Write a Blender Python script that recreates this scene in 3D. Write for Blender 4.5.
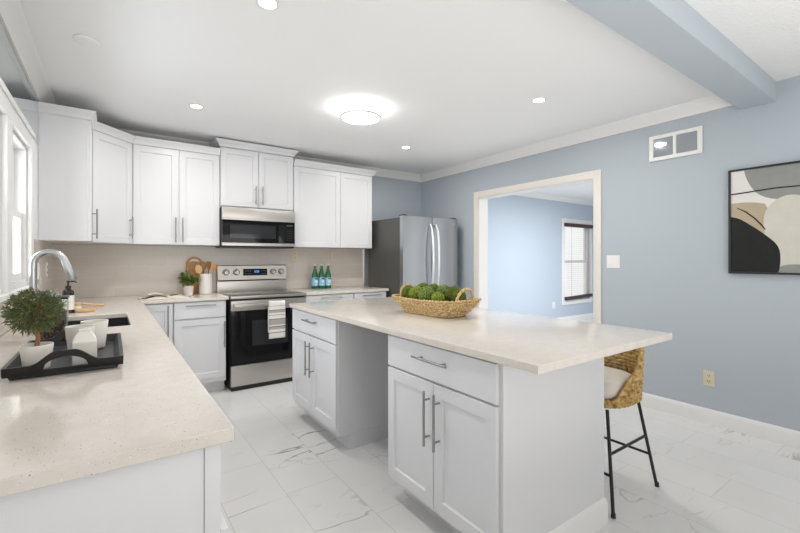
import bpy, bmesh, math, random
from mathutils import Vector, Matrix, noise
random.seed(7)
PI = math.pi
SC = bpy.context.scene
for o in list(bpy.data.objects):
    bpy.data.objects.remove(o)
COL = SC.collection

# ------------------------------------------------------------------ camera, sky, exposure
cam = bpy.data.cameras.new('camera')
cam.sensor_width = 36.0
cam.lens = 408.5 / 800 * 36.0
cam.shift_y = -(266.5 - 259.0) / 800.0
cam.clip_start = 0.05
camo = bpy.data.objects.new('camera', cam)
COL.objects.link(camo)
camo.location = (0, 0, 1.2745)
camo.rotation_euler = (PI / 2, 0, -0.616)
SC.camera = camo

w = bpy.data.worlds.new('world')
SC.world = w
w.use_nodes = True
wn = w.node_tree.nodes
wn['Background'].inputs[0].default_value = (1.0, 0.985, 0.965, 1)
wn['Background'].inputs[1].default_value = 1.05

SC.view_settings.view_transform = 'Standard'
SC.view_settings.look = 'None'
SC.view_settings.gamma = 1
SC.view_settings.exposure = 0.07
DOWNLIGHT_W = 9.0
DOME_EMIT = 16.0
def area(name, loc, rot, sx, sy, watts, col):
    la = bpy.data.lights.new(name, 'AREA'); la.shape = 'RECTANGLE'; la.size = sx; la.size_y = sy; la.energy = watts; la.color = col
    lo = bpy.data.objects.new(name, la); COL.objects.link(lo); lo.location = loc; lo.rotation_euler = rot
    return lo
# unseen area light added behind the camera, aimed up to brighten the ceiling
area('bounce_light', (1.5, -0.9, 1.15), (math.radians(158), 0, 0), 2.6, 1.8, 40, (1.0, 0.985, 0.965))
# daylight standing outside the two left windows
area('window_daylight', (-1.0, 2.79, 1.6), (0, math.radians(-90), 0), 1.3, 1.9, 60, (0.93, 0.965, 1.0))

# ------------------------------------------------------------------ materials
def srgb(r, g, b):
    def f(c):
        c /= 255.0
        return c / 12.92 if c <= 0.04045 else ((c + 0.055) / 1.055) ** 2.4
    return (f(r), f(g), f(b), 1)

def new_mat(name):
    m = bpy.data.materials.new(name)
    m.use_nodes = True
    nt = m.node_tree
    return m, nt, nt.nodes, nt.links, nt.nodes['Principled BSDF']

def pmat(name, col, rough=0.5, metal=0.0, bump=0.0, bscale=60.0, var=0.0, vscale=8.0, coat=0.0, spec=0.5, stretch=None, detail=4.0):
    """principled material with procedural colour variation and a noise bump"""
    m, nt, N, L, P = new_mat(name)
    P.inputs['Base Color'].default_value = col
    P.inputs['Roughness'].default_value = rough
    P.inputs['Metallic'].default_value = metal
    P.inputs['Specular IOR Level'].default_value = spec
    P.inputs['Coat Weight'].default_value = coat
    tc = N.new('ShaderNodeTexCoord')
    mp = N.new('ShaderNodeMapping')
    L.new(tc.outputs['Object'], mp.inputs[0])
    if stretch:
        mp.inputs['Scale'].default_value = stretch
    if var > 0:
        nz = N.new('ShaderNodeTexNoise')
        nz.inputs['Scale'].default_value = vscale
        nz.inputs['Detail'].default_value = detail
        L.new(mp.outputs[0], nz.inputs['Vector'])
        hs = N.new('ShaderNodeMix')
        hs.data_type = 'RGBA'
        hs.inputs['A'].default_value = tuple(max(0, c * (1 - var)) for c in col[:3]) + (1,)
        hs.inputs['B'].default_value = tuple(min(1, c * (1 + var)) for c in col[:3]) + (1,)
        L.new(nz.outputs['Fac'], hs.inputs['Factor'])
        L.new(hs.outputs['Result'], P.inputs['Base Color'])
    if bump > 0:
        nb = N.new('ShaderNodeTexNoise')
        nb.inputs['Scale'].default_value = bscale
        nb.inputs['Detail'].default_value = 3
        L.new(mp.outputs[0], nb.inputs['Vector'])
        b = N.new('ShaderNodeBump')
        b.inputs['Strength'].default_value = bump
        b.inputs['Distance'].default_value = 0.004
        L.new(nb.outputs['Fac'], b.inputs['Height'])
        L.new(b.outputs[0], P.inputs['Normal'])
    return m

def emat(name, col, s):
    m, nt, N, L, P = new_mat(name)
    P.inputs['Base Color'].default_value = (0.9, 0.9, 0.9, 1) if s > 3 else (0.02, 0.03, 0.03, 1)
    P.inputs['Emission Color'].default_value = col
    P.inputs['Emission Strength'].default_value = s
    return m

M = {}
M['white_paint'] = pmat('white_paint', srgb(226, 226, 226), 0.55, bump=0.03, bscale=180)
M['cabinet'] = pmat('cabinet', srgb(221, 221, 223), 0.34, bump=0.01, bscale=40)
M['trim'] = pmat('trim', srgb(232, 231, 229), 0.4, bump=0.02, bscale=90)
M['casing_cream'] = pmat('casing_cream', srgb(226, 220, 212), 0.45, bump=0.02, bscale=90)
M['ceiling'] = pmat('ceiling', srgb(240, 240, 240), 0.8, bump=0.05, bscale=160)
M['ceiling_rough'] = pmat('ceiling_rough', srgb(232, 232, 231), 0.9, bump=0.9, bscale=55)
M['wall_blue'] = pmat('wall_blue', srgb(178, 186, 193), 0.6, bump=0.04, bscale=150, var=0.012, vscale=1.5)
M['wall_dining'] = pmat('wall_dining', srgb(184, 195, 207), 0.6, bump=0.04, bscale=150)
M['steel'] = pmat('steel', (0.50, 0.475, 0.44, 1), 0.3, 1.0, bump=0.05, bscale=60, stretch=(1, 1, 18), var=0.03, vscale=30)
M['steel_v'] = pmat('steel_v', (0.46, 0.48, 0.50, 1), 0.24, 1.0, bump=0.04, bscale=60, stretch=(20, 20, 1), var=0.03, vscale=30)
M['nickel'] = pmat('nickel', (0.36, 0.355, 0.345, 1), 0.3, 1.0, bump=0.02, bscale=200)
M['chrome'] = pmat('chrome', (0.50, 0.505, 0.51, 1), 0.3, 1.0, bump=0.01, bscale=100)
M['bright_metal'] = pmat('bright_metal', (0.86, 0.86, 0.86, 1), 0.34, 1.0, bump=0.01, bscale=100)
M['fridge_side'] = pmat('fridge_side', srgb(88, 87, 84), 0.45, 0.3, bump=0.05, bscale=260)
M['black_metal'] = pmat('black_metal', (0.008, 0.008, 0.008, 1), 0.4, bump=0.02, bscale=100)
M['black_glass'] = pmat('black_glass', (0.004, 0.004, 0.0045, 1), 0.06, var=0.01, spec=0.22)
M['black_plastic'] = pmat('black_plastic', (0.012, 0.012, 0.013, 1), 0.35, bump=0.02, bscale=120)
M['window_glass_dark'] = pmat('window_glass_dark', (0.022, 0.024, 0.026, 1), 0.1, var=0.02, spec=0.3)
M['sink_black'] = pmat('sink_black', (0.012, 0.013, 0.018, 1), 0.35, bump=0.1, bscale=300)
M['black_wood'] = pmat('black_wood', (0.008, 0.0085, 0.010, 1), 0.42, bump=0.15, bscale=40, stretch=(1, 8, 8))
M['white_ceramic'] = pmat('white_ceramic', srgb(228, 224, 216), 0.3, bump=0.03, bscale=60)
M['plate_white'] = pmat('plate_white', srgb(236, 235, 232), 0.4, bump=0.01)
M['plate_almond'] = pmat('plate_almond', srgb(214, 205, 178), 0.4, bump=0.01)
M['slot'] = pmat('slot', srgb(90, 86, 76), 0.6, bump=0.01)
M['wood'] = pmat('wood', srgb(186, 134, 82), 0.5, bump=0.1, bscale=30, var=0.25, vscale=14, stretch=(1, 1, 6))
M['wood_dark'] = pmat('wood_dark', srgb(150, 108, 66), 0.5, bump=0.1, bscale=30, var=0.3, vscale=14, stretch=(1, 1, 6))
M['wood_pale'] = pmat('wood_pale', srgb(204, 166, 120), 0.5, bump=0.1, bscale=30, var=0.2, vscale=20)
M['cutout_dark'] = pmat('cutout_dark', srgb(92, 62, 36), 0.6, bump=0.05)
M['cushion'] = pmat('cushion', srgb(222, 214, 203), 0.9, bump=0.35, bscale=260)
M['leaf'] = pmat('leaf', srgb(78, 96, 52), 0.55, bump=0.05, var=0.5, vscale=45)
M['leaf_dark'] = pmat('leaf_dark', srgb(96, 106, 62), 0.5, bump=0.05, var=0.6, vscale=60)
M['leaf_bright'] = pmat('leaf_bright', srgb(114, 136, 66), 0.5, bump=0.05, var=0.5, vscale=45)
M['leaf_blue'] = pmat('leaf_blue', srgb(96, 150, 116), 0.5, bump=0.05, var=0.4, vscale=45)
M['leaf_white'] = pmat('leaf_white', srgb(214, 224, 206), 0.5, bump=0.05, var=0.1, vscale=45)
M['stem'] = pmat('stem', srgb(150, 112, 70), 0.7, bump=0.3, bscale=60, var=0.3, vscale=30)
M['soil'] = pmat('soil', srgb(58, 46, 36), 0.95, bump=0.8, bscale=120, var=0.3, vscale=50)
M['bottle_green'] = pmat('bottle_green', (0.008, 0.12, 0.04, 1), 0.08, coat=0.4, var=0.1, vscale=5)
M['bottle_amber'] = pmat('bottle_amber', (0.012, 0.008, 0.007, 1), 0.1, coat=0.4, var=0.1)
M['label_blue'] = pmat('label_blue', srgb(140, 196, 222), 0.5, bump=0.01)
M['label_navy'] = pmat('label_navy', srgb(28, 52, 116), 0.5, bump=0.01)
M['label_red'] = pmat('label_red', srgb(190, 50, 52), 0.5, bump=0.01)
M['label_white'] = pmat('label_white', srgb(232, 229, 222), 0.5, bump=0.01)
M['print_grey'] = pmat('print_grey', srgb(150, 148, 142), 0.6, bump=0.01)
M['cap_silver'] = pmat('cap_silver', srgb(216, 210, 200), 0.35, 0.4, bump=0.02)
M['blind_dark'] = pmat('blind_dark', srgb(62, 44, 42), 0.5, bump=0.05, bscale=60)
M['blind_slat'] = pmat('blind_slat', srgb(222, 210, 206), 0.5, bump=0.05, bscale=60)
M['frame_black'] = pmat('frame_black', (0.01, 0.01, 0.01, 1), 0.4, bump=0.02)
M['art_cream'] = pmat('art_cream', srgb(222, 218, 212), 0.85, bump=0.25, bscale=90, var=0.04, vscale=9)
M['art_pale'] = pmat('art_pale', srgb(202, 199, 188), 0.85, bump=0.4, bscale=40, var=0.10, vscale=12)
M['art_grey'] = pmat('art_grey', srgb(142, 144, 140), 0.85, bump=0.4, bscale=40, var=0.10, vscale=14)
M['art_tan'] = pmat('art_tan', srgb(178, 163, 140), 0.85, bump=0.3, bscale=60, var=0.10, vscale=14)
M['art_black'] = pmat('art_black', srgb(22, 22, 22), 0.8, bump=0.3, bscale=60, var=0.3, vscale=14)
M['towel'] = pmat('towel', srgb(226, 222, 216), 0.95, bump=0.3, bscale=400)
M['towel_black'] = pmat('towel_black', srgb(38, 37, 36), 0.95, bump=0.3, bscale=400)
M['towel_grey'] = pmat('towel_grey', srgb(166, 162, 156), 0.95, bump=0.3, bscale=400)
M['page'] = pmat('page', srgb(226, 218, 206), 0.7, bump=0.02)
M['page_print'] = pmat('page_print', srgb(60, 50, 46), 0.6, var=0.6, vscale=30, bump=0.01)
M['paper_edge'] = pmat('paper_edge', srgb(206, 200, 190), 0.8, bump=0.2, bscale=300)
M['glow'] = emat('glow', (1, 0.98, 0.95, 1), 14)
M['dome_glow'] = emat('dome_glow', (1, 0.985, 0.96, 1), DOME_EMIT)
M['display_blue'] = emat('display_blue', (0.1, 0.35, 1, 1), 2.2)
M['display_dim'] = emat('display_dim', (0.25, 0.55, 0.5, 1), 0.08)
M['mirror'] = pmat('mirror', (0.70, 0.75, 0.77, 1), 0.03, 1.0, var=0.02, vscale=3)
M['mirror_bevel'] = pmat('mirror_bevel', (0.52, 0.60, 0.62, 1), 0.08, 1.0, var=0.25, vscale=9, bump=0.25, bscale=12, stretch=(1, 1.5, 6))
M['transom_pane'] = pmat('transom_pane', (0.40, 0.43, 0.46, 1), 0.04, 1.0, var=0.05, vscale=4)

def glass_mat():
    m, nt, N, L, P = new_mat('clear_glass')
    N.remove(P)
    tr = N.new('ShaderNodeBsdfTransparent')
    tr.inputs[0].default_value = (0.95, 0.97, 0.98, 1)
    gl = N.new('ShaderNodeBsdfGlossy')
    gl.inputs['Roughness'].default_value = 0.02
    lw = N.new('ShaderNodeLayerWeight'); lw.inputs[0].default_value = 0.5
    pw = N.new('ShaderNodeMath'); pw.operation = 'POWER'; pw.inputs[1].default_value = 5
    L.new(lw.outputs['Facing'], pw.inputs[0])
    fr = N.new('ShaderNodeMath'); fr.operation = 'MULTIPLY_ADD'; fr.inputs[1].default_value = 0.7; fr.inputs[2].default_value = 0.03
    L.new(pw.outputs[0], fr.inputs[0])
    mx = N.new('ShaderNodeMixShader')
    L.new(fr.outputs[0], mx.inputs[0])
    L.new(tr.outputs[0], mx.inputs[1])
    L.new(gl.outputs[0], mx.inputs[2])
    L.new(mx.outputs[0], N['Material Output'].inputs[0])
    return m
M['clear_glass'] = glass_mat()

def quartz_mat():
    m, nt, N, L, P = new_mat('quartz')
    P.inputs['Roughness'].default_value = 0.12
    P.inputs['Specular IOR Level'].default_value = 0.5
    tc = N.new('ShaderNodeTexCoord')
    n1 = N.new('ShaderNodeTexNoise'); n1.inputs['Scale'].default_value = 22; n1.inputs['Detail'].default_value = 6
    L.new(tc.outputs['Object'], n1.inputs['Vector'])
    base = N.new('ShaderNodeMix'); base.data_type = 'RGBA'
    base.inputs['A'].default_value = srgb(209, 200, 190); base.inputs['B'].default_value = srgb(226, 219, 211)
    L.new(n1.outputs['Fac'], base.inputs['Factor'])
    prev = base
    for sc, lo, hi, col in ((110, 0.12, 0.17, srgb(140, 130, 120)), (190, 0.12, 0.2, srgb(180, 170, 158)), (130, 0.10, 0.16, srgb(248, 246, 242))):
        v = N.new('ShaderNodeTexVoronoi'); v.inputs['Scale'].default_value = sc
        L.new(tc.outputs['Object'], v.inputs['Vector'])
        r = N.new('ShaderNodeMapRange'); r.inputs[1].default_value = lo; r.inputs[2].default_value = hi
        r.inputs[3].default_value = 1; r.inputs[4].default_value = 0
        L.new(v.outputs['Distance'], r.inputs[0])
        sep = N.new('ShaderNodeSeparateColor'); L.new(v.outputs['Color'], sep.inputs[0])
        g = N.new('ShaderNodeMath'); g.operation = 'GREATER_THAN'; g.inputs[1].default_value = 0.62
        L.new(sep.outputs[0], g.inputs[0])
        mu = N.new('ShaderNodeMath'); mu.operation = 'MULTIPLY'
        L.new(r.outputs[0], mu.inputs[0]); L.new(g.outputs[0], mu.inputs[1])
        mx = N.new('ShaderNodeMix'); mx.data_type = 'RGBA'
        L.new(mu.outputs[0], mx.inputs['Factor'])
        L.new(prev.outputs['Result'], mx.inputs['A'])
        mx.inputs['B'].default_value = col
        prev = mx
    L.new(prev.outputs['Result'], P.inputs['Base Color'])
    return m
M['quartz'] = quartz_mat()

def floor_mat():
    m, nt, N, L, P = new_mat('marble_tile')
    P.inputs['Roughness'].default_value = 0.22
    tc = N.new('ShaderNodeTexCoord')
    sx = N.new('ShaderNodeSeparateXYZ'); L.new(tc.outputs['Object'], sx.inputs[0])
    def math_(op, a, b=None, c=None):
        n = N.new('ShaderNodeMath'); n.operation = op
        for i, v in enumerate((a, b, c)):
            if v is None: continue
            if isinstance(v, (int, float)): n.inputs[i].default_value = v
            else: L.new(v, n.inputs[i])
        return n.outputs[0]
    W_, LEN = 0.307, 1.22
    u = math_('DIVIDE', math_('SUBTRACT', sx.outputs[0], 0.778 - 0.307 * 40), W_)
    cu = math_('FLOOR', u)
    fu = math_('SUBTRACT', u, cu)
    wn_ = N.new('ShaderNodeTexWhiteNoise'); wn_.noise_dimensions = '1D'
    L.new(cu, wn_.inputs['W'])
    vv = math_('ADD', math_('DIVIDE', math_('SUBTRACT', sx.outputs[1], 2.165 - 12.2), LEN), math_('MULTIPLY', math_('SUBTRACT', cu, 40.0), 0.35))
    cv = math_('FLOOR', vv)
    fv = math_('SUBTRACT', vv, cv)
    du = math_('MULTIPLY', math_('MINIMUM', fu, math_('SUBTRACT', 1.0, fu)), W_)
    dv = math_('MULTIPLY', math_('MINIMUM', fv, math_('SUBTRACT', 1.0, fv)), LEN)
    d = math_('MINIMUM', du, dv)
    gr = N.new('ShaderNodeMapRange'); gr.inputs[1].default_value = 0.0008; gr.inputs[2].default_value = 0.0026
    gr.inputs[3].default_value = 1; gr.inputs[4].default_value = 0
    L.new(d, gr.inputs[0])
    # veins: thin contour lines of a stretched noise, shifted tile by tile
    cid = N.new('ShaderNodeCombineXYZ'); L.new(cu, cid.inputs[0]); L.new(cv, cid.inputs[1])
    wn2 = N.new('ShaderNodeTexWhiteNoise'); wn2.noise_dimensions = '3D'; L.new(cid.outputs[0], wn2.inputs['Vector'])
    off = N.new('ShaderNodeVectorMath'); off.operation = 'SCALE'; off.inputs['Scale'].default_value = 0.9
    L.new(wn2.outputs['Color'], off.inputs[0])
    add = N.new('ShaderNodeVectorMath'); add.operation = 'ADD'
    L.new(tc.outputs['Object'], add.inputs[0]); L.new(off.outputs[0], add.inputs[1])
    mp = N.new('ShaderNodeMapping'); mp.inputs['Rotation'].default_value = (0, 0, math.radians(38)); mp.inputs['Scale'].default_value = (0.55, 2.0, 1)
    L.new(add.outputs[0], mp.inputs[0])
    def vein(scale, width, w, gate_lo, gate_hi, dist):
        n = N.new('ShaderNodeTexNoise'); n.inputs['Scale'].default_value = scale; n.inputs['Detail'].default_value = 5
        n.inputs['Distortion'].default_value = dist
        L.new(mp.outputs[0], n.inputs['Vector'])
        a = math_('ABSOLUTE', math_('SUBTRACT', n.outputs['Fac'], 0.5))
        r = N.new('ShaderNodeMapRange'); r.inputs[1].default_value = 0; r.inputs[2].default_value = width
        r.inputs[3].default_value = 1; r.inputs[4].default_value = 0
        L.new(a, r.inputs[0])
        g = N.new('ShaderNodeTexNoise'); g.inputs['Scale'].default_value = scale * 1.3; g.inputs['Detail'].default_value = 2
        L.new(add.outputs[0], g.inputs['Vector'])
        gr2 = N.new('ShaderNodeMapRange'); gr2.inputs[1].default_value = gate_lo; gr2.inputs[2].default_value = gate_hi
        L.new(g.outputs['Fac'], gr2.inputs[0])
        return math_('MULTIPLY', math_('MULTIPLY', r.outputs[0], gr2.outputs[0]), w)
    v1 = vein(1.1, 0.0085, 0.85, 0.52, 0.64, 0.4)
    v2 = vein(2.3, 0.009, 0.30, 0.52, 0.68, 0.8)
    nz = N.new('ShaderNodeTexNoise'); nz.inputs['Scale'].default_value = 2.2; nz.inputs['Detail'].default_value = 4
    L.new(add.outputs[0], nz.inputs['Vector'])
    base = N.new('ShaderNodeMix'); base.data_type = 'RGBA'
    base.inputs['A'].default_value = srgb(217, 216, 214); base.inputs['B'].default_value = srgb(232, 231, 230)
    L.new(nz.outputs['Fac'], base.inputs['Factor'])
    m1 = N.new('ShaderNodeMix'); m1.data_type = 'RGBA'
    L.new(math_('MINIMUM', math_('ADD', v1, v2), 0.9), m1.inputs['Factor'])
    L.new(base.outputs['Result'], m1.inputs['A']); m1.inputs['B'].default_value = srgb(120, 118, 114)
    m2 = N.new('ShaderNodeMix'); m2.data_type = 'RGBA'
    L.new(math_('MULTIPLY', gr.outputs[0], 0.5), m2.inputs['Factor'])
    L.new(m1.outputs['Result'], m2.inputs['A']); m2.inputs['B'].default_value = srgb(172, 171, 168)
    L.new(m2.outputs['Result'], P.inputs['Base Color'])
    return m
M['floor'] = floor_mat()

def tile_mat():
    m, nt, N, L, P = new_mat('backsplash_tile')
    P.inputs['Roughness'].default_value = 0.2
    tc = N.new('ShaderNodeTexCoord')
    sx = N.new('ShaderNodeSeparateXYZ'); L.new(tc.outputs['Object'], sx.inputs[0])
    ad = N.new('ShaderNodeMath'); ad.operation = 'ADD'
    L.new(sx.outputs[0], ad.inputs[0]); L.new(sx.outputs[1], ad.inputs[1])
    cx = N.new('ShaderNodeCombineXYZ'); L.new(ad.outputs[0], cx.inputs[0]); L.new(sx.outputs[2], cx.inputs[1])
    br = N.new('ShaderNodeTexBrick')
    br.inputs['Scale'].default_value = 1.0
    br.inputs['Brick Width'].default_value = 0.30
    br.inputs['Row Height'].default_value = 0.10
    br.inputs['Mortar Size'].default_value = 0.0014
    br.inputs['Color1'].default_value = srgb(206, 197, 187); br.inputs['Color2'].default_value = srgb(210, 201, 191)
    br.inputs['Mortar'].default_value = srgb(220, 213, 205)
    L.new(cx.outputs[0], br.inputs['Vector'])
    L.new(br.outputs['Color'], P.inputs['Base Color'])
    b = N.new('ShaderNodeBump'); b.inputs['Strength'].default_value = 0.2; b.inputs['Distance'].default_value = 0.002; b.invert = True
    L.new(br.outputs['Fac'], b.inputs['Height']); L.new(b.outputs[0], P.inputs['Normal'])
    return m
M['tile'] = tile_mat()

def wicker_mat(name, c1, c2, c3, sc=75):
    m, nt, N, L, P = new_mat(name)
    P.inputs['Roughness'].default_value = 0.75
    tc = N.new('ShaderNodeTexCoord')
    n = N.new('ShaderNodeTexNoise'); n.inputs['Scale'].default_value = sc; n.inputs['Detail'].default_value = 3
    L.new(tc.outputs['Object'], n.inputs['Vector'])
    r = N.new('ShaderNodeValToRGB')
    r.color_ramp.elements[0].position = 0.30; r.color_ramp.elements[0].color = c1
    r.color_ramp.elements[1].position = 0.70; r.color_ramp.elements[1].color = c3
    e = r.color_ramp.elements.new(0.5); e.color = c2
    L.new(n.outputs['Fac'], r.inputs[0]); L.new(r.outputs[0], P.inputs['Base Color'])
    b = N.new('ShaderNodeBump'); b.inputs['Strength'].default_value = 0.6; b.inputs['Distance'].default_value = 0.004
    L.new(n.outputs['Fac'], b.inputs['Height']); L.new(b.outputs[0], P.inputs['Normal'])
    return m
M['seagrass'] = wicker_mat('seagrass', srgb(118, 90, 46), srgb(186, 152, 92), srgb(216, 188, 128), 48)
M['basket'] = wicker_mat('basket', srgb(146, 116, 72), srgb(198, 168, 116), srgb(226, 202, 156))

def moss_mat(name, c1, c2):
    m, nt, N, L, P = new_mat(name)
    P.inputs['Roughness'].default_value = 0.95
    P.inputs['Specular IOR Level'].default_value = 0.1
    tc = N.new('ShaderNodeTexCoord')
    n = N.new('ShaderNodeTexNoise'); n.inputs['Scale'].default_value = 130; n.inputs['Detail'].default_value = 4
    L.new(tc.outputs['Object'], n.inputs['Vector'])
    r = N.new('ShaderNodeValToRGB')
    r.color_ramp.elements[0].position = 0.35; r.color_ramp.elements[0].color = c1
    r.color_ramp.elements[1].position = 0.68; r.color_ramp.elements[1].color = c2
    L.new(n.outputs['Fac'], r.inputs[0]); L.new(r.outputs[0], P.inputs['Base Color'])
    b = N.new('ShaderNodeBump'); b.inputs['Strength'].default_value = 1.0; b.inputs['Distance'].default_value = 0.008
    L.new(n.outputs['Fac'], b.inputs['Height']); L.new(b.outputs[0], P.inputs['Normal'])
    return m
M['moss'] = moss_mat('moss', srgb(54, 64, 22), srgb(118, 132, 58))
M['moss_bright'] = moss_mat('moss_bright', srgb(74, 92, 26), srgb(150, 164, 72))
M['moss_grey'] = moss_mat('moss_grey', srgb(66, 86, 40), srgb(140, 158, 88))

def beans_mat():
    m, nt, N, L, P = new_mat('beans')
    P.inputs['Roughness'].default_value = 0.3
    tc = N.new('ShaderNodeTexCoord')
    v = N.new('ShaderNodeTexVoronoi'); v.inputs['Scale'].default_value = 95
    L.new(tc.outputs['Object'], v.inputs['Vector'])
    r = N.new('ShaderNodeValToRGB')
    r.color_ramp.elements[0].color = srgb(128, 92, 78); r.color_ramp.elements[1].color = srgb(34, 22, 20)
    r.color_ramp.elements[1].position = 0.6
    L.new(v.outputs['Distance'], r.inputs[0]); L.new(r.outputs[0], P.inputs['Base Color'])
    b = N.new('ShaderNodeBump'); b.inputs['Strength'].default_value = 1; b.invert = True; b.inputs['Distance'].default_value = 0.006
    L.new(v.outputs['Distance'], b.inputs['Height']); L.new(b.outputs[0], P.inputs['Normal'])
    return m
M['beans'] = beans_mat()

# ------------------------------------------------------------------ mesh builder
class MB:
    def __init__(self):
        self.bm = bmesh.new()
        self.mi = 0
    def _faces(self, fs, smooth=False):
        for f in fs:
            f.material_index = self.mi
            f.smooth = smooth
    def box(self, x0, x1, y0, y1, z0, z1, bev=0.0, seg=2):
        x0, x1 = min(x0, x1), max(x0, x1); y0, y1 = min(y0, y1), max(y0, y1); z0, z1 = min(z0, z1), max(z0, z1)
        v = [self.bm.verts.new(c) for c in ((x0, y0, z0), (x1, y0, z0), (x1, y1, z0), (x0, y1, z0), (x0, y0, z1), (x1, y0, z1), (x1, y1, z1), (x0, y1, z1))]
        fs = [self.bm.faces.new([v[i] for i in q]) for q in ((3, 2, 1, 0), (4, 5, 6, 7), (0, 1, 5, 4), (1, 2, 6, 5), (2, 3, 7, 6), (3, 0, 4, 7))]
        self._faces(fs)
        if bev > 0:
            es = list({e for f in fs for e in f.edges})
            r = bmesh.ops.bevel(self.bm, geom=es, offset=bev, segments=seg, affect='EDGES', profile=0.7)
            self._faces(r['faces'], True)
        return self
    def ring(self, pts):
        return [self.bm.verts.new(p) for p in pts]
    def bridge(self, a, b, smooth=True, closed=True):
        n = len(a)
        fs = []
        for i in range(n if closed else n - 1):
            j = (i + 1) % n
            fs.append(self.bm.faces.new((a[i], a[j], b[j], b[i])))
        self._faces(fs, smooth)
    def cap(self, a, flip=False):
        f = self.bm.faces.new(a[::-1] if flip else a)
        self._faces([f])
    def cyl(self, p0, p1, r0, r1=None, n=16):
        r1 = r0 if r1 is None else r1
        return self.tube([p0, p1], [r0, r1], n)
    def tube(self, pts, r, n=10, closed=False, caps=True):
        pts = [Vector(p) for p in pts]
        m = len(pts)
        rs = r if isinstance(r, (list, tuple)) else [r] * m
        rings = []
        prevn = None
        for i, p in enumerate(pts):
            if closed:
                t = pts[(i + 1) % m] - pts[(i - 1) % m]
            else:
                t = pts[min(i + 1, m - 1)] - pts[max(i - 1, 0)]
            t.normalize()
            if prevn is None:
                ref = Vector((0, 0, 1)) if abs(t.z) < 0.9 else Vector((1, 0, 0))
                nn = (ref - t * ref.dot(t)).normalized()
            else:
                nn = prevn - t * prevn.dot(t)
                nn.normalize()
            prevn = nn
            bb = t.cross(nn)
            rings.append(self.ring([p + (nn * math.cos(2 * PI * k / n) + bb * math.sin(2 * PI * k / n)) * rs[i] for k in range(n)]))
        for i in range(m - 1):
            self.bridge(rings[i], rings[i + 1])
        if closed:
            self.bridge(rings[-1], rings[0])
        elif caps:
            self.cap(rings[0], True)
            self.cap(rings[-1])
        return self
    def lathe(self, prof, c=(0, 0, 0), n=28, caps=True):
        rings = []
        for r, z in prof:
            rings.append(self.ring([(c[0] + r * math.cos(2 * PI * k / n), c[1] + r * math.sin(2 * PI * k / n), c[2] + z) for k in range(n)]))
        for i in range(len(rings) - 1):
            self.bridge(rings[i], rings[i + 1])
        if caps:
            self.cap(rings[0], True)
            self.cap(rings[-1])
        return self
    def loft(self, loops, smooth=False, caps=True):
        rings = [self.ring(l) for l in loops]
        for i in range(len(rings) - 1):
            self.bridge(rings[i], rings[i + 1], smooth)
        if caps:
            self.cap(rings[0], True)
            self.cap(rings[-1])
        return self
    def prism(self, poly, fn, a, b, smooth=False):
        """poly of 2-D points, fn(u, v, t) -> 3-D, extruded t = a .. b"""
        self.loft([[fn(u, v, a) for u, v in poly], [fn(u, v, b) for u, v in poly]], smooth)
        return self
    def cells(self, us, vs, mask, fn, a, b):
        """slab with holes: cells of a grid where mask(u, v) is true, between t = a and t = b"""
        vt = {}
        def g(i, j, t):
            if (i, j, t) not in vt:
                vt[(i, j, t)] = self.bm.verts.new(fn(us[i], vs[j], (a, b)[t]))
            return vt[(i, j, t)]
        nu, nv = len(us) - 1, len(vs) - 1
        ok = [[mask((us[i] + us[i + 1]) / 2, (vs[j] + vs[j + 1]) / 2) for j in range(nv)] for i in range(nu)]
        fs = []
        for i in range(nu):
            for j in range(nv):
                if not ok[i][j]:
                    continue
                fs.append(self.bm.faces.new((g(i, j, 1), g(i + 1, j, 1), g(i + 1, j + 1, 1), g(i, j + 1, 1))))
                fs.append(self.bm.faces.new((g(i, j + 1, 0), g(i + 1, j + 1, 0), g(i + 1, j, 0), g(i, j, 0))))
                for (di, dj, p, q) in ((-1, 0, (i, j + 1), (i, j)), (1, 0, (i + 1, j), (i + 1, j + 1)), (0, -1, (i, j), (i + 1, j)), (0, 1, (i + 1, j + 1), (i, j + 1))):
                    ii, jj = i + di, j + dj
                    if 0 <= ii < nu and 0 <= jj < nv and ok[ii][jj]:
                        continue
                    fs.append(self.bm.faces.new((g(*p, 0), g(*q, 0), g(*q, 1), g(*p, 1))))
        self._faces(fs)
        return self
    def sweep(self, path, prof):
        """closed profile (out, z) swept along an open path of (x, y), mitred; out is to the right of travel"""
        pts = [Vector((p[0], p[1])) for p in path]
        rings = []
        for i, p in enumerate(pts):
            d0 = (pts[i] - pts[i - 1]).normalized() if i > 0 else None
            d1 = (pts[i + 1] - pts[i]).normalized() if i < len(pts) - 1 else None
            n0 = Vector((d0.y, -d0.x)) if d0 else None
            n1 = Vector((d1.y, -d1.x)) if d1 else None
            if n0 is None: nn = n1
            elif n1 is None: nn = n0
            else:
                nn = (n0 + n1)
                nn = nn / (nn.dot(n0))
            rings.append(self.ring([(p.x + nn.x * o, p.y + nn.y * o, z) for o, z in prof]))
        for i in range(len(rings) - 1):
            self.bridge(rings[i], rings[i + 1], False)
        self.cap(rings[0], True)
        self.cap(rings[-1])
        return self
    def leaf(self, p, d, up, ln, wd, curl=0.15):
        """one leaf folded along its midrib"""
        d = d.normalized()
        s = d.cross(up)
        if s.length < 1e-4:
            s = d.cross(Vector((1, 0, 0)))
        s.normalize()
        u2 = s.cross(d)
        a = p; m = p + d * ln * 0.5 + u2 * ln * curl; t = p + d * ln
        l = p + d * ln * 0.45 + s * wd * 0.5 + u2 * ln * (curl + 0.08)
        r = p + d * ln * 0.45 - s * wd * 0.5 + u2 * ln * (curl + 0.08)
        va, vm, vt_, vl, vr = [self.bm.verts.new(c) for c in (a, m, t, l, r)]
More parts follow.
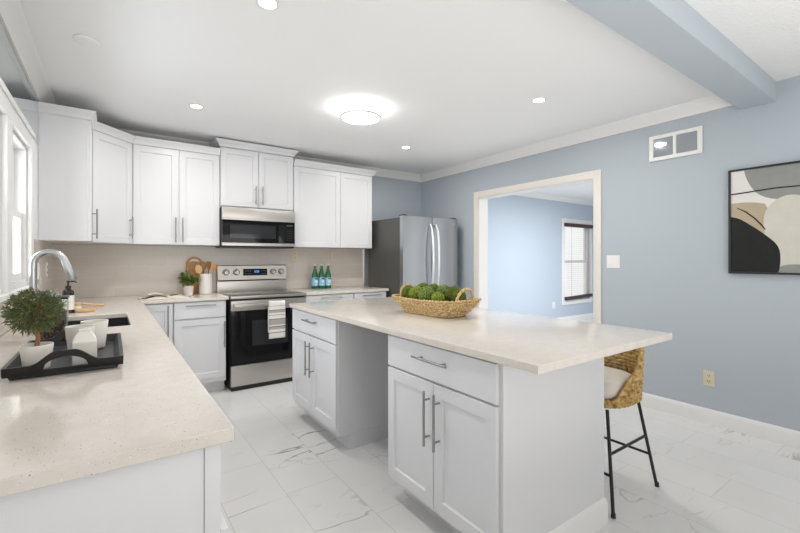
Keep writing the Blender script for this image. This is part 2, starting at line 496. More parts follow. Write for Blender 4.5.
        self._faces([self.bm.faces.new(q) for q in ((va, vl, vm), (vl, vt_, vm), (va, vm, vr), (vr, vm, vt_))])
    def shift(self, v):
        bmesh.ops.translate(self.bm, verts=self.bm.verts, vec=Vector(v))
        return self

def link(name, mb, mats, parent=None, smooth_angle=35, recalc=True, mods=None):
    me = bpy.data.meshes.new(name)
    if recalc:
        bmesh.ops.recalc_face_normals(mb.bm, faces=mb.bm.faces)
    mb.bm.to_mesh(me)
    mb.bm.free()
    if not isinstance(mats, (list, tuple)):
        mats = [mats]
    for m in mats:
        me.materials.append(M[m])
    o = bpy.data.objects.new(name, me)
    COL.objects.link(o)
    if smooth_angle:
        me.set_sharp_from_angle(angle=math.radians(smooth_angle))
    if parent is not None:
        o.parent = parent
    return o

def bevel_mod(o, wd=0.003, seg=2):
    b = o.modifiers.new('bevel', 'BEVEL')
    b.width = wd; b.segments = seg; b.limit_method = 'ANGLE'; b.angle_limit = math.radians(40)
    return o

def tag(o, label, cat, group=None, kind=None):
    o['label'] = label; o['category'] = cat
    if group: o['group'] = group
    if kind: o['kind'] = kind
    return o

def thing(name, label, cat, loc=(0, 0, 0), rotz=0.0, group=None):
    o = bpy.data.objects.new(name, None)
    o.empty_display_size = 0.1
    COL.objects.link(o)
    o.location = loc; o.rotation_euler = (0, 0, rotz)
    return tag(o, label, cat, group)

def struct(name, mb, mat, label=None, parent=None):
    o = link(name, mb, mat, parent)
    if parent is None:
        o['kind'] = 'structure'
    if label: o['label'] = label; o['category'] = name.split('_')[0]
    return o

def copy_tree(o, parent=None):
    c = o.copy(); COL.objects.link(c)
    if parent is not None: c.parent = parent
    for ch in list(o.children):
        copy_tree(ch, c)
    return c

# room numbers (metres)
XL, XR, YB, ZC = -0.43, 3.784, 4.79, 2.516
YN = -2.6            # the house goes on behind the camera; open there
XD = 8.74            # far side of the dining room

# ------------------------------------------------------------------ room shell
struct('floor', MB().box(XL - 0.12, XD + 0.12, YN, YB + 0.12, -0.06, 0.0), 'floor', 'white marble-look plank tile floor with grey veins')
struct('ceiling', MB().box(XL - 0.12, XR + 0.15, 0.90, YB + 0.12, ZC, ZC + 0.08), 'ceiling', 'smooth white kitchen ceiling')
struct('ceiling_2', MB().box(XL - 0.12, XR + 0.15, YN, 0.90, ZC - 0.005, ZC + 0.08), 'ceiling_rough', 'textured white ceiling on the near side of the blue beam')
struct('ceiling_3', MB().box(XR + 0.15, XD + 0.12, YN, YB + 0.12, ZC, ZC + 0.08), 'ceiling', 'white ceiling of the adjoining room')
struct('trim_1', MB().box(XL, XR, 0.808, 1.008, 2.372, ZC - 0.006), 'wall_blue', 'blue-grey ceiling beam crossing above the near end of the kitchen')

wy = lambda u, v, t: (t, u, v)
wx = lambda u, v, t: (u, t, v)
# left wall with two window holes
W1 = (2.12, 2.72); W2 = (2.86, 3.46); WZ = (1.13, 1.975)
ys = [YN, W1[0], W1[1], W2[0], W2[1], YB + 0.12]
zs = [0, WZ[0], WZ[1], ZC]
struct('wall_left', MB().cells(ys, zs, lambda u, v: not (WZ[0] < v < WZ[1] and (W1[0] < u < W1[1] or W2[0] < u < W2[1])), wy, XL - 0.12, XL), 'white_paint', 'white left wall with two windows above the sink counter')
# back wall, dining window hole included
DW = (7.43, 8.34); DZ = (0.44, 2.00)
struct('wall_back', MB().box(XL - 0.12, XR + 0.15, YB, YB + 0.12, 0, ZC), 'wall_blue', 'blue-grey back wall behind the cabinets and refrigerator')
struct('wall_back_2', MB().cells([XR + 0.15, DW[0], DW[1], XD + 0.12], [0, DZ[0], DZ[1], ZC], lambda u, v: not (DW[0] < u < DW[1] and DZ[0] < v < DZ[1]), wx, YB, YB + 0.12), 'wall_dining', 'light blue far wall of the adjoining room seen through the doorway')
struct('wall_right_2', MB().box(XD, XD + 0.12, YN, YB + 0.12, 0, ZC), 'wall_dining', 'blue side wall at the right of the adjoining room')
# right wall with the doorway
DO = (2.118, 3.632); DOZ = 2.052
struct('wall_right', MB().cells([YN, DO[0], DO[1], YB], [0, DOZ, ZC], lambda u, v: not (DO[0] < u < DO[1] and v < DOZ), wy, XR, XR + 0.15), 'wall_blue', 'blue-grey right wall with a wide cased doorway')

# doorway casing and jamb lining
mb = MB()
cs = 0.07
for (y0, y1, z0, z1) in ((DO[0] - cs, DO[0] + 0.002, 0, DOZ + cs), (DO[1] - 0.002, DO[1] + cs, 0, DOZ + cs), (DO[0] + 0.002, DO[1] - 0.002, DOZ - 0.002, DOZ + cs)):
    mb.box(XR - 0.016, XR - 0.0005, y0, y1, z0, z1, 0.003)
    mb.box(XR + 0.1505, XR + 0.166, y0, y1, z0, z1, 0.003)
struct('door_1', mb, 'casing_cream', 'cream casing around the wide doorway in the right wall')
mb = MB()
mb.box(XR, XR + 0.15, DO[0] + 0.0005, DO[0] + 0.012, 0, DOZ)
mb.box(XR, XR + 0.15, DO[1] - 0.012, DO[1] - 0.0005, 0, DOZ)
mb.box(XR, XR + 0.15, DO[0] + 0.012, DO[1] - 0.012, DOZ - 0.012, DOZ - 0.0005)
struct('door_1_jamb', mb, 'trim', 'white jamb lining inside the wide doorway')

# crown moulding (swept) and baseboards
CR = [(0.0, ZC - 0.098), (0.010, ZC - 0.098), (0.014, ZC - 0.085), (0.030, ZC - 0.055), (0.058, ZC - 0.024), (0.066, ZC - 0.018), (0.072, ZC - 0.001), (0.0, ZC - 0.001)]
struct('trim_2', MB().sweep([(XL + 0.001, 1.013), (XL + 0.001, YB - 0.001), (XR - 0.001, YB - 0.001), (XR - 0.001, 1.013)], CR), 'trim', 'white crown moulding around the kitchen ceiling')
struct('trim_3', MB().sweep([(XR + 0.151, 0.5), (XR + 0.151, YB - 0.001), (XD - 0.001, YB - 0.001), (XD - 0.001, 0.5)], CR), 'trim', 'white crown moulding in the adjoining room')
BB = [(0.0, 0.0), (0.016, 0.0), (0.016, 0.085), (0.012, 0.100), (0.006, 0.112), (0.0, 0.114)]
struct('baseboard_right', MB().sweep([(XR - 0.0005, DO[0] - cs - 0.001), (XR - 0.0005, YN)], BB), 'trim', 'white baseboard along the blue right wall')
struct('baseboard_right_far', MB().sweep([(XR - 0.0005, YB - 0.001), (XR - 0.0005, DO[1] + cs + 0.001)], BB), 'trim', 'white baseboard beside the refrigerator')
struct('baseboard_back', MB().sweep([(XR + 0.17, YB - 0.0005), (XD - 0.02, YB - 0.0005)], BB), 'trim', 'white baseboard along the far wall of the adjoining room')

# left windows (double hung)
def hung_window(name, y0, y1, z0, z1, label):
    mb = MB()
    x0, x1 = XL - 0.115, XL - 0.005
    j = 0.018
    mb.box(x0, x1, y0 + 0.0005, y0 + j, z0 + 0.0005, z1 - 0.0005)
    mb.box(x0, x1, y1 - j, y1 - 0.0005, z0 + 0.0005, z1 - 0.0005)
    mb.box(x0, x1, y0 + j, y1 - j, z1 - j, z1 - 0.0005)
    mb.box(x0, x1, y0 + j, y1 - j, z0 + 0.0005, z0 + j)
    fr = struct(name, mb, 'trim', label)
    zm = z0 + (z1 - z0) * 0.49
    for (nm, xa, xb, a, b) in (('lower_sash', XL - 0.055, XL - 0.022, z0 + j, zm + 0.02), ('upper_sash', XL - 0.092, XL - 0.059, zm - 0.02, z1 - j)):
        s = 0.042
        mb = MB()
        mb.cells([y0 + j, y0 + j + s, y1 - j - s, y1 - j], [a, a + s, b - s, b], lambda u, v: not (y0 + j + s < u < y1 - j - s and a + s < v < b - s), wy, xa, xb)
        so = bevel_mod(link(nm, mb, 'trim', fr), 0.004)
        link('pane', MB().box((xa + xb) / 2 - 0.003, (xa + xb) / 2 + 0.003, y0 + j + s - 0.004, y1 - j - s + 0.004, a + s - 0.004, b - s + 0.004), 'clear_glass', so)
    return fr
hung_window('window_1', W1[0], W1[1], WZ[0], WZ[1], 'nearer white double-hung window in the left wall')
hung_window('window_2', W2[0], W2[1], WZ[0], WZ[1], 'farther white double-hung window in the left wall next to the cabinet')
mb = MB()
c = 0.105
mb.box(XL + 0.0005, XL + 0.02, W1[0] - c, W1[0], WZ[0] - 0.02, WZ[1] + c, 0.003)
mb.box(XL + 0.0005, XL + 0.02, W2[1], W2[1] + c, WZ[0] - 0.02, WZ[1] + c, 0.003)
mb.box(XL + 0.0005, XL + 0.02, W1[1], W2[0], WZ[0] - 0.02, WZ[1], 0.003)
mb.box(XL + 0.0005, XL + 0.02, W1[0], W2[1], WZ[1], WZ[1] + c, 0.003)
mb.box(XL + 0.0205, XL + 0.028, W1[0] - c, W2[1] + c, WZ[1] + c - 0.025, WZ[1] + c + 0.008, 0.002)
mb.box(XL + 0.0005, XL + 0.04, W1[0] - c - 0.01, W2[1] + c + 0.01, WZ[0] - 0.045, WZ[0] - 0.0205, 0.004)
struct('trim_4', mb, 'trim', 'white casing and sill around the pair of left windows')
# mirror band over the windows
mr = tag(link('wall_mirror', MB().box(XL + 0.001, XL + 0.006, 1.03, 3.908, WZ[1] + c + 0.015, 2.315), 'mirror'), 'long narrow strip mirror over the left windows beside the ceiling', 'mirror')
mb = MB()
mb.prism([(XL + 0.001, 2.3155), (XL + 0.006, 2.3155), (XL + 0.002, 2.412), (XL + 0.001, 2.412)], lambda u, v, t: (u, t, v), 1.03, 3.908)
link('bevelled_edge', mb, 'mirror_bevel', mr)

# dining room window with blind
def dining_window():
    mb = MB()
    a, b, z0, z1 = DW[0], DW[1], DZ[0], DZ[1]
    j = 0.02
    fn = wx
    mb.cells([a + 0.0005, a + j, b - j, b - 0.0005], [z0 + 0.0005, z0 + j, z1 - j, z1 - 0.0005], lambda u, v: not (a + j < u < b - j and z0 + j < v < z1 - j), fn, YB + 0.02, YB + 0.115)
    fr = struct('window_3', mb, 'trim', 'white double-hung window in the adjoining room behind a raised dark blind')
    mb = MB()
    c = 0.09
    mb.cells([a - c, a, b, b + c], [z0 - c, z0, z1, z1 + c], lambda u, v: not (a < u < b and z0 < v < z1), fn, YB - 0.018, YB - 0.0005)
    bevel_mod(link('casing', mb, 'trim', fr), 0.004)
    zm = (z0 + z1) / 2
    for nm, y0, y1, p, q in (('lower_sash', YB + 0.03, YB + 0.06, z0 + j, zm + 0.02), ('upper_sash', YB + 0.065, YB + 0.095, zm - 0.02, z1 - j)):
        s = 0.045
        mb = MB()
        mb.cells([a + j, a + j + s, b - j - s, b - j], [p, p + s, q - s, q], lambda u, v: not (a + j + s < u < b - j - s and p + s < v < q - s), fn, y0, y1)
        so = link(nm, mb, 'trim', fr)
        link('pane', MB().box(a + j + s - 0.004, b - j - s + 0.004, (y0 + y1) / 2 - 0.003, (y0 + y1) / 2 + 0.003, p + s - 0.004, q - s + 0.004), 'clear_glass', so)
    bl = thing('window_blind', 'horizontal slat blind with dark brown rails on the adjoining room window', 'blind', ((a + b) / 2, YB - 0.04, z1))
    w_ = (b - a) / 2 + 0.03
    link('head_rail', MB().box(-w_, w_, -0.035, 0.02, -0.075, -0.005, 0.006), 'blind_dark', bl)
    mb = MB()
    for i in range(34):
        z = -0.10 - i * 0.041
        mb.loft([[(x, -0.02, z), (x, 0.016, z + 0.006), (x, 0.016, z + 0.0085), (x, -0.02, z + 0.0025)] for x in (-w_ + 0.02, w_ - 0.02)])
    link('slats', mb, 'blind_slat', bl)
    mb = MB()
    for x in (-w_ * 0.6, w_ * 0.6):
        mb.cyl((x, -0.024, -0.075), (x, -0.024, -1.5), 0.0015, n=6)
    link('cords', mb, 'blind_dark', bl)
    mb = MB()
    mb.loft([[(x, -0.03, z - 0.03), (x, 0.018, z - 0.03), (x, 0.018, z + 0.03), (x, -0.03, z + 0.03)] for x, z in ((-w_ + 0.01, -1.515), (w_ - 0.01, -1.49))])
    link('bottom_rail', mb, 'blind_dark', bl)
dining_window()

# backsplash
mb = MB()
mb.box(XL + 0.012, 2.770, YB - 0.012, YB - 0.0005, 0.9155, 1.409)
mb.box(XL + 0.0005, XL + 0.012, 3.58, YB - 0.0005, 0.9155, 1.409)
mb.box(XL + 0.0005, XL + 0.012, 0.93, 3.58, 0.9155, 1.08)
struct('wall_back_tiles', mb, 'tile', 'beige brick-bond tile backsplash between counters and wall cabinets')
struct('trim_5', MB().box(2.7705, 2.792, YB - 0.014, YB - 0.0005, 0.9155, 1.409, 0.002), 'casing_cream', 'pale edge strip where the tiles end beside the refrigerator')

# ------------------------------------------------------------------ cabinets
def rect(x0, x1, z0, z1, y):
    return [(x0, y, z0), (x1, y, z0), (x1, y, z1), (x0, y, z1)]
def shaker(mb, x0, x1, z0, z1, y=0.0, t=0.02, rail=0.058, rec=0.009):
    b = 0.0018
    loops = [rect(x0, x1, z0, z1, y - 0.0005), rect(x0, x1, z0, z1, y - t + b), rect(x0 + b, x1 - b, z0 + b, z1 - b, y - t),
             rect(x0 + rail, x1 - rail, z0 + rail, z1 - rail, y - t), rect(x0 + rail + 0.005, x1 - rail - 0.005, z0 + rail + 0.005, z1 - rail - 0.005, y - t + rec)]
    mb.loft(loops)
def slab(mb, x0, x1, z0, z1, y=0.0, t=0.02):
    b = 0.0018
    mb.loft([rect(x0, x1, z0, z1, y - 0.0005), rect(x0, x1, z0, z1, y - t + b), rect(x0 + b, x1 - b, z0 + b, z1 - b, y - t)])
def pull(mb, kind, x, z, ln, y=-0.02):
    r, so = 0.006, 0.034
    if kind == 'v':
        mb.cyl((x, y - so, z - ln / 2), (x, y - so, z + ln / 2), r, n=12)
        for s in (-1, 1):
            mb.cyl((x, y, z + s * ln * 0.34), (x, y - so, z + s * ln * 0.34), r * 0.8, n=10)
    else:
        mb.cyl((x - ln / 2, y - so, z), (x + ln / 2, y - so, z), r, n=12)
        for s in (-1, 1):
            mb.cyl((x + s * ln * 0.34, y, z), (x + s * ln * 0.34, y - so, z), r * 0.8, n=10)

def cabinet(name, label, cat, loc, rot, w_, d, z0, z1, fronts, toe=0.0, group=None):
    """fronts: (kind, x0, x1, z0, z1, pull or None); local front faces -y"""
    t = thing(name, label, cat, loc, rot, group)
    mb = MB()
    mb.box(0, w_, 0, d, z0, z1, 0.001, 1)
    if toe:
        mb2 = MB()
        mb2.box(0.0, w_, toe, d, 0.0, z0 - 0.0005)
        link('toe_kick', mb2, 'cabinet', t)
    link('carcass', mb, 'cabinet', t)
    for kind, a, b, p, q, pl in fronts:
        mb = MB()
        (shaker if kind == 'door' else slab)(mb, a, b, p, q)
        fo = link(kind, mb, 'cabinet', t)
        if pl:
            mb = MB()
            pull(mb, *pl)
            h = link('handle', mb, 'nickel', fo)
            h['label'] = 'brushed nickel bar handle'
    return t

# wall cabinets, back run
ZU, ZUT = 1.411, 2.335
YU = 4.505    # carcass fronts; doors stand 20 mm proud
cabinet('wall_cabinet', 'narrow white end cabinet on the left wall next to the window', 'cabinet', (-0.145, 3.915, 0), PI / 2, 0.264, 0.283, ZU, ZUT,
        [('door', 0.004, 0.260, ZU + 0.003, ZUT - 0.003, ('v', 0.22, 1.56, 0.24))])
# diagonal corner cabinet: body is a pentagon
dc = thing('wall_cabinet', 'white diagonal corner wall cabinet with a single angled door', 'cabinet', (0.157, YB - 0.002, 0))
P5 = [(-0.585, 0.0), (0.0, 0.0), (0.0, -0.285), (-0.300, -0.6065), (-0.585, -0.6065)]
link('carcass', MB().prism(P5, lambda u, v, t: (u, v, t), ZU, ZUT), 'cabinet', dc)
pa, pb = Vector((-0.300, -0.6065, 0)), Vector((0.0, -0.285, 0))
dl = (pb - pa).length
mt = Matrix.Translation(pa) @ Matrix.Rotation(math.atan2(pb.y - pa.y, pb.x - pa.x), 4, 'Z')
mb = MB(); shaker(mb, 0.012, dl - 0.012, ZU + 0.003, ZUT - 0.003); bmesh.ops.transform(mb.bm, matrix=mt, verts=mb.bm.verts)
dd = link('door', mb, 'cabinet', dc)
mb = MB(); pull(mb, 'v', dl - 0.05, 1.56, 0.2); bmesh.ops.transform(mb.bm, matrix=mt, verts=mb.bm.verts)
link('handle', mb, 'nickel', dd)['label'] = 'brushed nickel bar handle'

cabinet('wall_cabinet', 'white double-door wall cabinet between the corner cabinet and microwave', 'cabinet', (0.161, YU, 0), 0, 0.752, YB - YU - 0.002, ZU, ZUT,
        [('door', 0.006, 0.378, ZU + 0.003, ZUT - 0.003, ('v', 0.350, 1.555, 0.24)), ('door', 0.382, 0.748, ZU + 0.003, ZUT - 0.003, ('v', 0.410, 1.555, 0.24))])
cabinet('wall_cabinet', 'short raised white double-door cabinet directly above the microwave', 'cabinet', (0.916, YU, 0), 0, 0.777, YB - YU - 0.002, 1.812, 2.432,
        [('door', 0.004, 0.3865, 1.827, 2.429, ('v', 0.352, 1.955, 0.2)), ('door', 0.3905, 0.773, 1.827, 2.429, ('v', 0.425, 1.955, 0.2))])
cabinet('wall_cabinet', 'white two-door wall cabinet above the green bottles left of the refrigerator', 'cabinet', (1.696, YU, 0), 0, 1.042, YB - YU - 0.002, ZU, ZUT,
        [('door', 0.004, 0.588, ZU + 0.003, ZUT - 0.003, None), ('door', 0.592, 1.038, ZU + 0.003, ZUT - 0.003, None)])
def ccrown(z, k=1.0): return [(0.0, z), (0.006 * k, z), (0.010 * k, z + 0.012), (0.024 * k, z + 0.036), (0.048 * k, z + 0.056), (0.052 * k, z + 0.066), (0.0, z + 0.066)]
# (crowns carried by their cabinets' front line)
YF = YU - 0.0205
struct('trim_6', MB().sweep([(XL + 0.004, 3.9145), (-0.1245, 3.9145), (-0.1245, 4.1755), (0.163, YF), (0.9135, YF)], ccrown(ZUT + 0.0005, 0.65)), 'cabinet', 'white crown along the tops of the left wall cabinets')
struct('trim_7', MB().sweep([(0.9155, YB - 0.001), (0.9155, YF), (1.6935, YF), (1.6935, YB - 0.001)], ccrown(2.4325)), 'cabinet', 'white crown around the raised cabinet above the microwave')
struct('trim_8', MB().sweep([(1.6955, YF), (2.7385, YF), (2.7385, YB - 0.001)], ccrown(ZUT + 0.0005)), 'cabinet', 'white crown along the top of the right wall cabinet')

# base cabinets, back run
ZB0, ZB1 = 0.105, 0.884
YBC = 4.190
cabinet('base_cabinet', 'white blind corner base cabinet left of the drawer unit', 'cabinet', (0.2, YBC, 0), 0, 0.257, 0.58, ZB0, ZB1,
        [('door', 0.01, 0.252, ZB0 + 0.01, ZB1 - 0.012, ('v', 0.215, 0.72, 0.28))], toe=0.07)
cabinet('base_cabinet', 'white base cabinet with drawer over door on the left of the range', 'cabinet', (0.459, YBC, 0), 0, 0.448, 0.58, ZB0, ZB1,
        [('drawer', 0.006, 0.443, 0.724, ZB1 - 0.008, ('h', 0.2245, 0.845, 0.25)), ('door', 0.006, 0.443, 0.15, 0.716, ('v', 0.425, 0.56, 0.25))], toe=0.07)
cabinet('base_cabinet', 'white base cabinet with wide drawer on the right of the range', 'cabinet', (1.708, YBC, 0), 0, 0.586, 0.58, ZB0, ZB1,
        [('drawer', 0.004, 0.582, 0.724, ZB1 - 0.006, ('h', 0.293, 0.846, 0.26)), ('door', 0.004, 0.291, 0.15, 0.716, ('v', 0.255, 0.56, 0.25)), ('door', 0.295, 0.582, 0.15, 0.716, ('v', 0.33, 0.56, 0.25))], toe=0.07)
cabinet('base_cabinet', 'white base cabinet with narrower drawer next to the refrigerator', 'cabinet', (2.302, YBC, 0), 0, 0.446, 0.58, ZB0, ZB1,
        [('drawer', 0.004, 0.442, 0.724, ZB1 - 0.006, ('h', 0.223, 0.846, 0.25)), ('door', 0.004, 0.442, 0.15, 0.716, ('v', 0.04, 0.56, 0.25))], toe=0.07)
# left run: near end unit and sink run
lb = thing('base_cabinet', 'long white sink base cabinet with plain end panel at the near left corner', 'cabinet', (0.16, 0.945, 0), PI / 2)
mb = MB(); mb.box(0, 3.22, 0, 0.585, ZB0, ZB1 - 0.24); mb.box(0, 1.6, 0, 0.585, ZB1 - 0.2395, ZB1); mb.box(2.4, 3.22, 0, 0.585, ZB1 - 0.2395, ZB1); mb.box(1.6005, 2.3995, 0, 0.02, ZB1 - 0.2395, ZB1)
link('carcass', mb, 'cabinet', lb)
link('toe_kick', MB().box(0, 3.2, 0.07, 0.585, 0, ZB0 - 0.0005), 'cabinet', lb)
link('end_panel', MB().box(-0.006, -0.0005, 0.0, 0.585, 0.0, ZB1, 0.0015), 'cabinet', lb)
link('face_frame', MB().box(-0.010, 3.22, -0.032, -0.0005, ZB0, ZB1, 0.002), 'cabinet', lb)
for i, (a, b) in enumerate(((0.0, 0.44), (0.444, 0.88), (0.884, 1.32), (1.324, 1.76), (1.764, 2.2), (2.204, 2.64))):
    mb = MB(); shaker(mb, a - (0.008 if i == 0 else 0), b, 0.13, 0.692, -0.0325, t=0.016)
    d_ = link('door', mb, 'cabinet', lb)
    mb = MB(); pull(mb, 'v', b - 0.04 if i % 2 == 0 else a + 0.04, 0.56, 0.25, -0.0485); link('handle', mb, 'nickel', d_)['label'] = 'brushed nickel bar handle'
    mb = MB(); slab(mb, a + (0.07 if i == 0 else 0), b, 0.700, ZB1 - 0.01, -0.0325, t=0.016)
    link('drawer', mb, 'cabinet', lb)

# countertops
SX0, SX1, SY0, SY1 = -0.235, 0.088, 2.66, 3.28
xs_ = [XL + 0.0125, SX0, SX1, 0.216, 0.9235]
ys_ = [0.917, SY0, SY1, 4.148, YB - 0.0125]
def mk(u, v):
    if SX0 < u < SX1 and SY0 < v < SY1: return False
    return u < 0.216 or v > 4.148
mb = MB().cells(xs_, ys_, mk, lambda u, v, t: (u, v, t), 0.885, 0.915)
bevel_mod(tag(link('countertop', mb, 'quartz', None, 30), 'L-shaped cream speckled quartz counter holding the sink on the left', 'countertop'), 0.003)
tag(link('countertop', MB().box(1.7005, 2.769, 4.148, YB - 0.0125, 0.885, 0.915, 0.003), 'quartz'), 'short cream quartz counter under the green bottles right of the range', 'countertop')
tag(link('countertop', MB().box(1.174, 2.222, 0.853, 3.21, 0.885, 0.915, 0.003), 'quartz'), 'large cream quartz island top in the middle of the room', 'countertop')

# island
isl = 'white island cabinets'
cabinet('island_cabinet', 'white island cabinet at the far end facing the range', 'cabinet', (1.22, 3.207, 0), -PI / 2, 0.785, 0.60, 0.105, 0.884,
        [('drawer', 0.004, 0.781, 0.716, 0.872, ('h', 0.400, 0.82, 0.22)), ('door', 0.004, 0.3905, 0.145, 0.706, ('v', 0.352, 0.545, 0.25)), ('door', 0.3945, 0.781, 0.145, 0.706, ('v', 0.43, 0.545, 0.25))], toe=0.085)
ic = cabinet('island_cabinet', 'larger white island cabinet at the near end with a plain side panel', 'cabinet', (1.22, 1.81, 0), -PI / 2, 0.752, 0.60, 0.105, 0.884,
        [('drawer', 0.004, 0.749, 0.716, 0.872, ('h', 0.378, 0.812, 0.24)), ('door', 0.004, 0.3745, 0.13, 0.706, ('v', 0.350, 0.545, 0.25)), ('door', 0.3785, 0.749, 0.13, 0.706, ('v', 0.42, 0.545, 0.25))], toe=0.085)
link('end_panel', MB().box(0.7525, 0.768, -0.0, 0.727, 0.0, 0.884, 0.001), 'cabinet', ic)
mb = MB()
mb.sweep([(0.7685, 0.055), (0.7685, 0.7275), (0.70, 0.7275)], [(0, 0), (0.012, 0), (0.012, 0.095), (0.008, 0.112), (0.003, 0.122), (0, 0.124)])
link('baseboard', mb, 'trim', ic)
tag(link('island_back_panel', MB().box(1.928, 1.9465, 1.0585, 3.207, 0.0, 0.884, 0.001), 'cabinet'), 'white back panel of the island facing the bar stool', 'panel')

# ------------------------------------------------------------------ sink and faucet
sk = thing('sink', 'black undermount sink set in the left counter', 'sink', ((SX0 + SX1) / 2, (SY0 + SY1) / 2, 0.66))
def rr(hx, hy, r, z, n=5):
    out = []
    for cx, cy, a0 in ((hx - r, hy - r, 0), (-hx + r, hy - r, 90), (-hx + r, -hy + r, 180), (hx - r, -hy + r, 270)):
        for k in range(n + 1):
            a = math.radians(a0 + 90 * k / n)
            out.append((cx + r * math.cos(a), cy + r * math.sin(a), z))
    return out
hx, hy = (SX1 - SX0) / 2, (SY1 - SY0) / 2
mb = MB()
mb.loft([rr(hx + 0.018, hy + 0.018, 0.02, 0.2245), rr(hx + 0.004, hy + 0.004, 0.02, 0.2245), rr(hx - 0.004, hy - 0.004, 0.03, 0.02), rr(hx - 0.03, hy - 0.03, 0.03, 0.006)], True, False)
mb.cap(mb.bm.verts[-24:] if False else [v for v in list(mb.bm.verts)[-24:]])
o = link('bowl', mb, 'sink_black', sk)
s_ = o.modifiers.new('thick', 'SOLIDIFY'); s_.thickness = 0.003; s_.offset = -1
link('drain', MB().lathe([(0.045, 0.008), (0.045, 0.011), (0.03, 0.0115), (0.028, 0.0085)]), 'chrome', sk)

fa = thing('faucet', 'tall brushed chrome gooseneck faucet behind the sink', 'faucet', (-0.343, 2.95, 0.915))
link('base', MB().lathe([(0.028, 0), (0.028, 0.006), (0.022, 0.012), (0.021, 0.09), (0.017, 0.1)]), 'chrome', fa)
pts = [(0, 0, 0.095), (0, 0, 0.2), (0, 0, 0.30)]
R_ = 0.068
for k in range(1, 15):
    a = PI - k * (PI * 0.93) / 14
    pts.append((R_ + R_ * math.cos(a), 0, 0.33 + R_ * math.sin(a)))
link('neck', MB().tube(pts, 0.0165, 16), 'chrome', fa)
e = Vector(pts[-1]); dr = (Vector(pts[-1]) - Vector(pts[-2])).normalized()
link('spray_head', MB().tube([e, e + dr * 0.03, e + dr * 0.105, e + dr * 0.11], [0.0172, 0.0185, 0.0185, 0.015], 16), 'chrome', fa)
link('lever', MB().tube([(0, -0.02, 0.06), (0, -0.045, 0.066), (0.01, -0.11, 0.085)], [0.012, 0.008, 0.006], 12), 'chrome', fa)

# ------------------------------------------------------------------ range
rg = thing('range', 'freestanding stainless electric range with black glass oven door', 'range', (0.9335, 4.115, 0))
RW = 0.757
link('body', MB().box(0.002, RW - 0.002, 0.047, 0.66, 0.03, 0.889, 0.002), 'black_plastic', rg)
link('base', MB().box(0.012, RW - 0.012, 0.02, 0.62, 0.0, 0.0295), 'black_plastic', rg)
link('storage_drawer', MB().box(0.004, RW - 0.004, 0.0, 0.0465, 0.046, 0.244, 0.004), 'steel', rg)
link('kick_strip', MB().box(0.004, RW - 0.004, 0.006, 0.0465, 0.030, 0.0455), 'black_plastic', rg)
od = link('oven_door', MB().box(0.004, RW - 0.004, 0.0, 0.0465, 0.252, 0.772, 0.003), 'black_glass', rg)
link('window', MB().box(0.20, RW - 0.20, -0.0012, -0.0002, 0.42, 0.67, 0.0004), 'window_glass_dark', od)
link('top_band', MB().box(0.004, RW - 0.004, 0.0, 0.0465, 0.7725, 0.868, 0.003), 'steel', od)
mb = MB()
mb.box(0.022, RW - 0.022, -0.055, -0.034, 0.806, 0.842, 0.006)
for x in (0.05, RW - 0.05):
    mb.box(x - 0.016, x + 0.016, -0.0345, -0.0005, 0.811, 0.837, 0.003)
link('handle', mb, 'steel', od)
ct = link('cooktop', MB().box(0.022, RW - 0.022, 0.03, 0.575, 0.9155, 0.918, 0.001), 'black_glass', rg)
link('cooktop_frame', MB().box(0.0, RW, -0.012, 0.60, 0.8895, 0.915, 0.003), 'steel', rg)
mb = MB()
for cx, cy, r in ((0.19, 0.16, 0.10), (0.56, 0.16, 0.085), (0.19, 0.43, 0.075), (0.56, 0.43, 0.10)):
    n = 40
    mb = MB()
    mb.loft([[(cx + q * math.cos(2 * PI * k / n), cy + q * math.sin(2 * PI * k / n), z) for k in range(n)] for q, z in ((r, 0.9181), (r, 0.9185), (r - 0.004, 0.9185), (r - 0.004, 0.9181))], caps=False)
    link('burner_ring', mb, 'print_grey', ct)
link('riser', MB().box(0.0, RW, 0.6005, 0.66, 0.8895, 1.030, 0.003), 'steel', rg)
bg = link('backguard', MB().prism([(0.592, 1.045), (0.612, 1.200), (0.66, 1.200), (0.66, 1.0305), (0.60, 1.0305)], lambda u, v, t: (t, u, v), 0.004, RW - 0.004), 'steel', rg)
link('backguard_cap', MB().box(0.0, RW, 0.608, 0.661, 1.2005, 1.207, 0.002), 'black_plastic', bg)
link('black_strip', MB().box(0.0, RW, 0.5985, 0.6595, 1.0302, 1.0304), 'black_plastic', bg)  # thin black line between riser and backguard
gz = lambda z: 0.592 + (z - 1.045) * 0.02 / 0.155
def panel(x0, x1, z0, z1, mat, nm, par, t=0.003, off=0.0):
    mb = MB()
    mb.loft([[(x0, gz(z0) - 0.0004 - off, z0), (x1, gz(z0) - 0.0004 - off, z0), (x1, gz(z1) - 0.0004 - off, z1), (x0, gz(z1) - 0.0004 - off, z1)],
             [(x0, gz(z0) - t - off, z0), (x1, gz(z0) - t - off, z0), (x1, gz(z1) - t - off, z1), (x0, gz(z1) - t - off, z1)]])
    return link(nm, mb, mat, par)
ds = panel(0.268, 0.535, 1.090, 1.165, 'black_glass', 'display', bg)
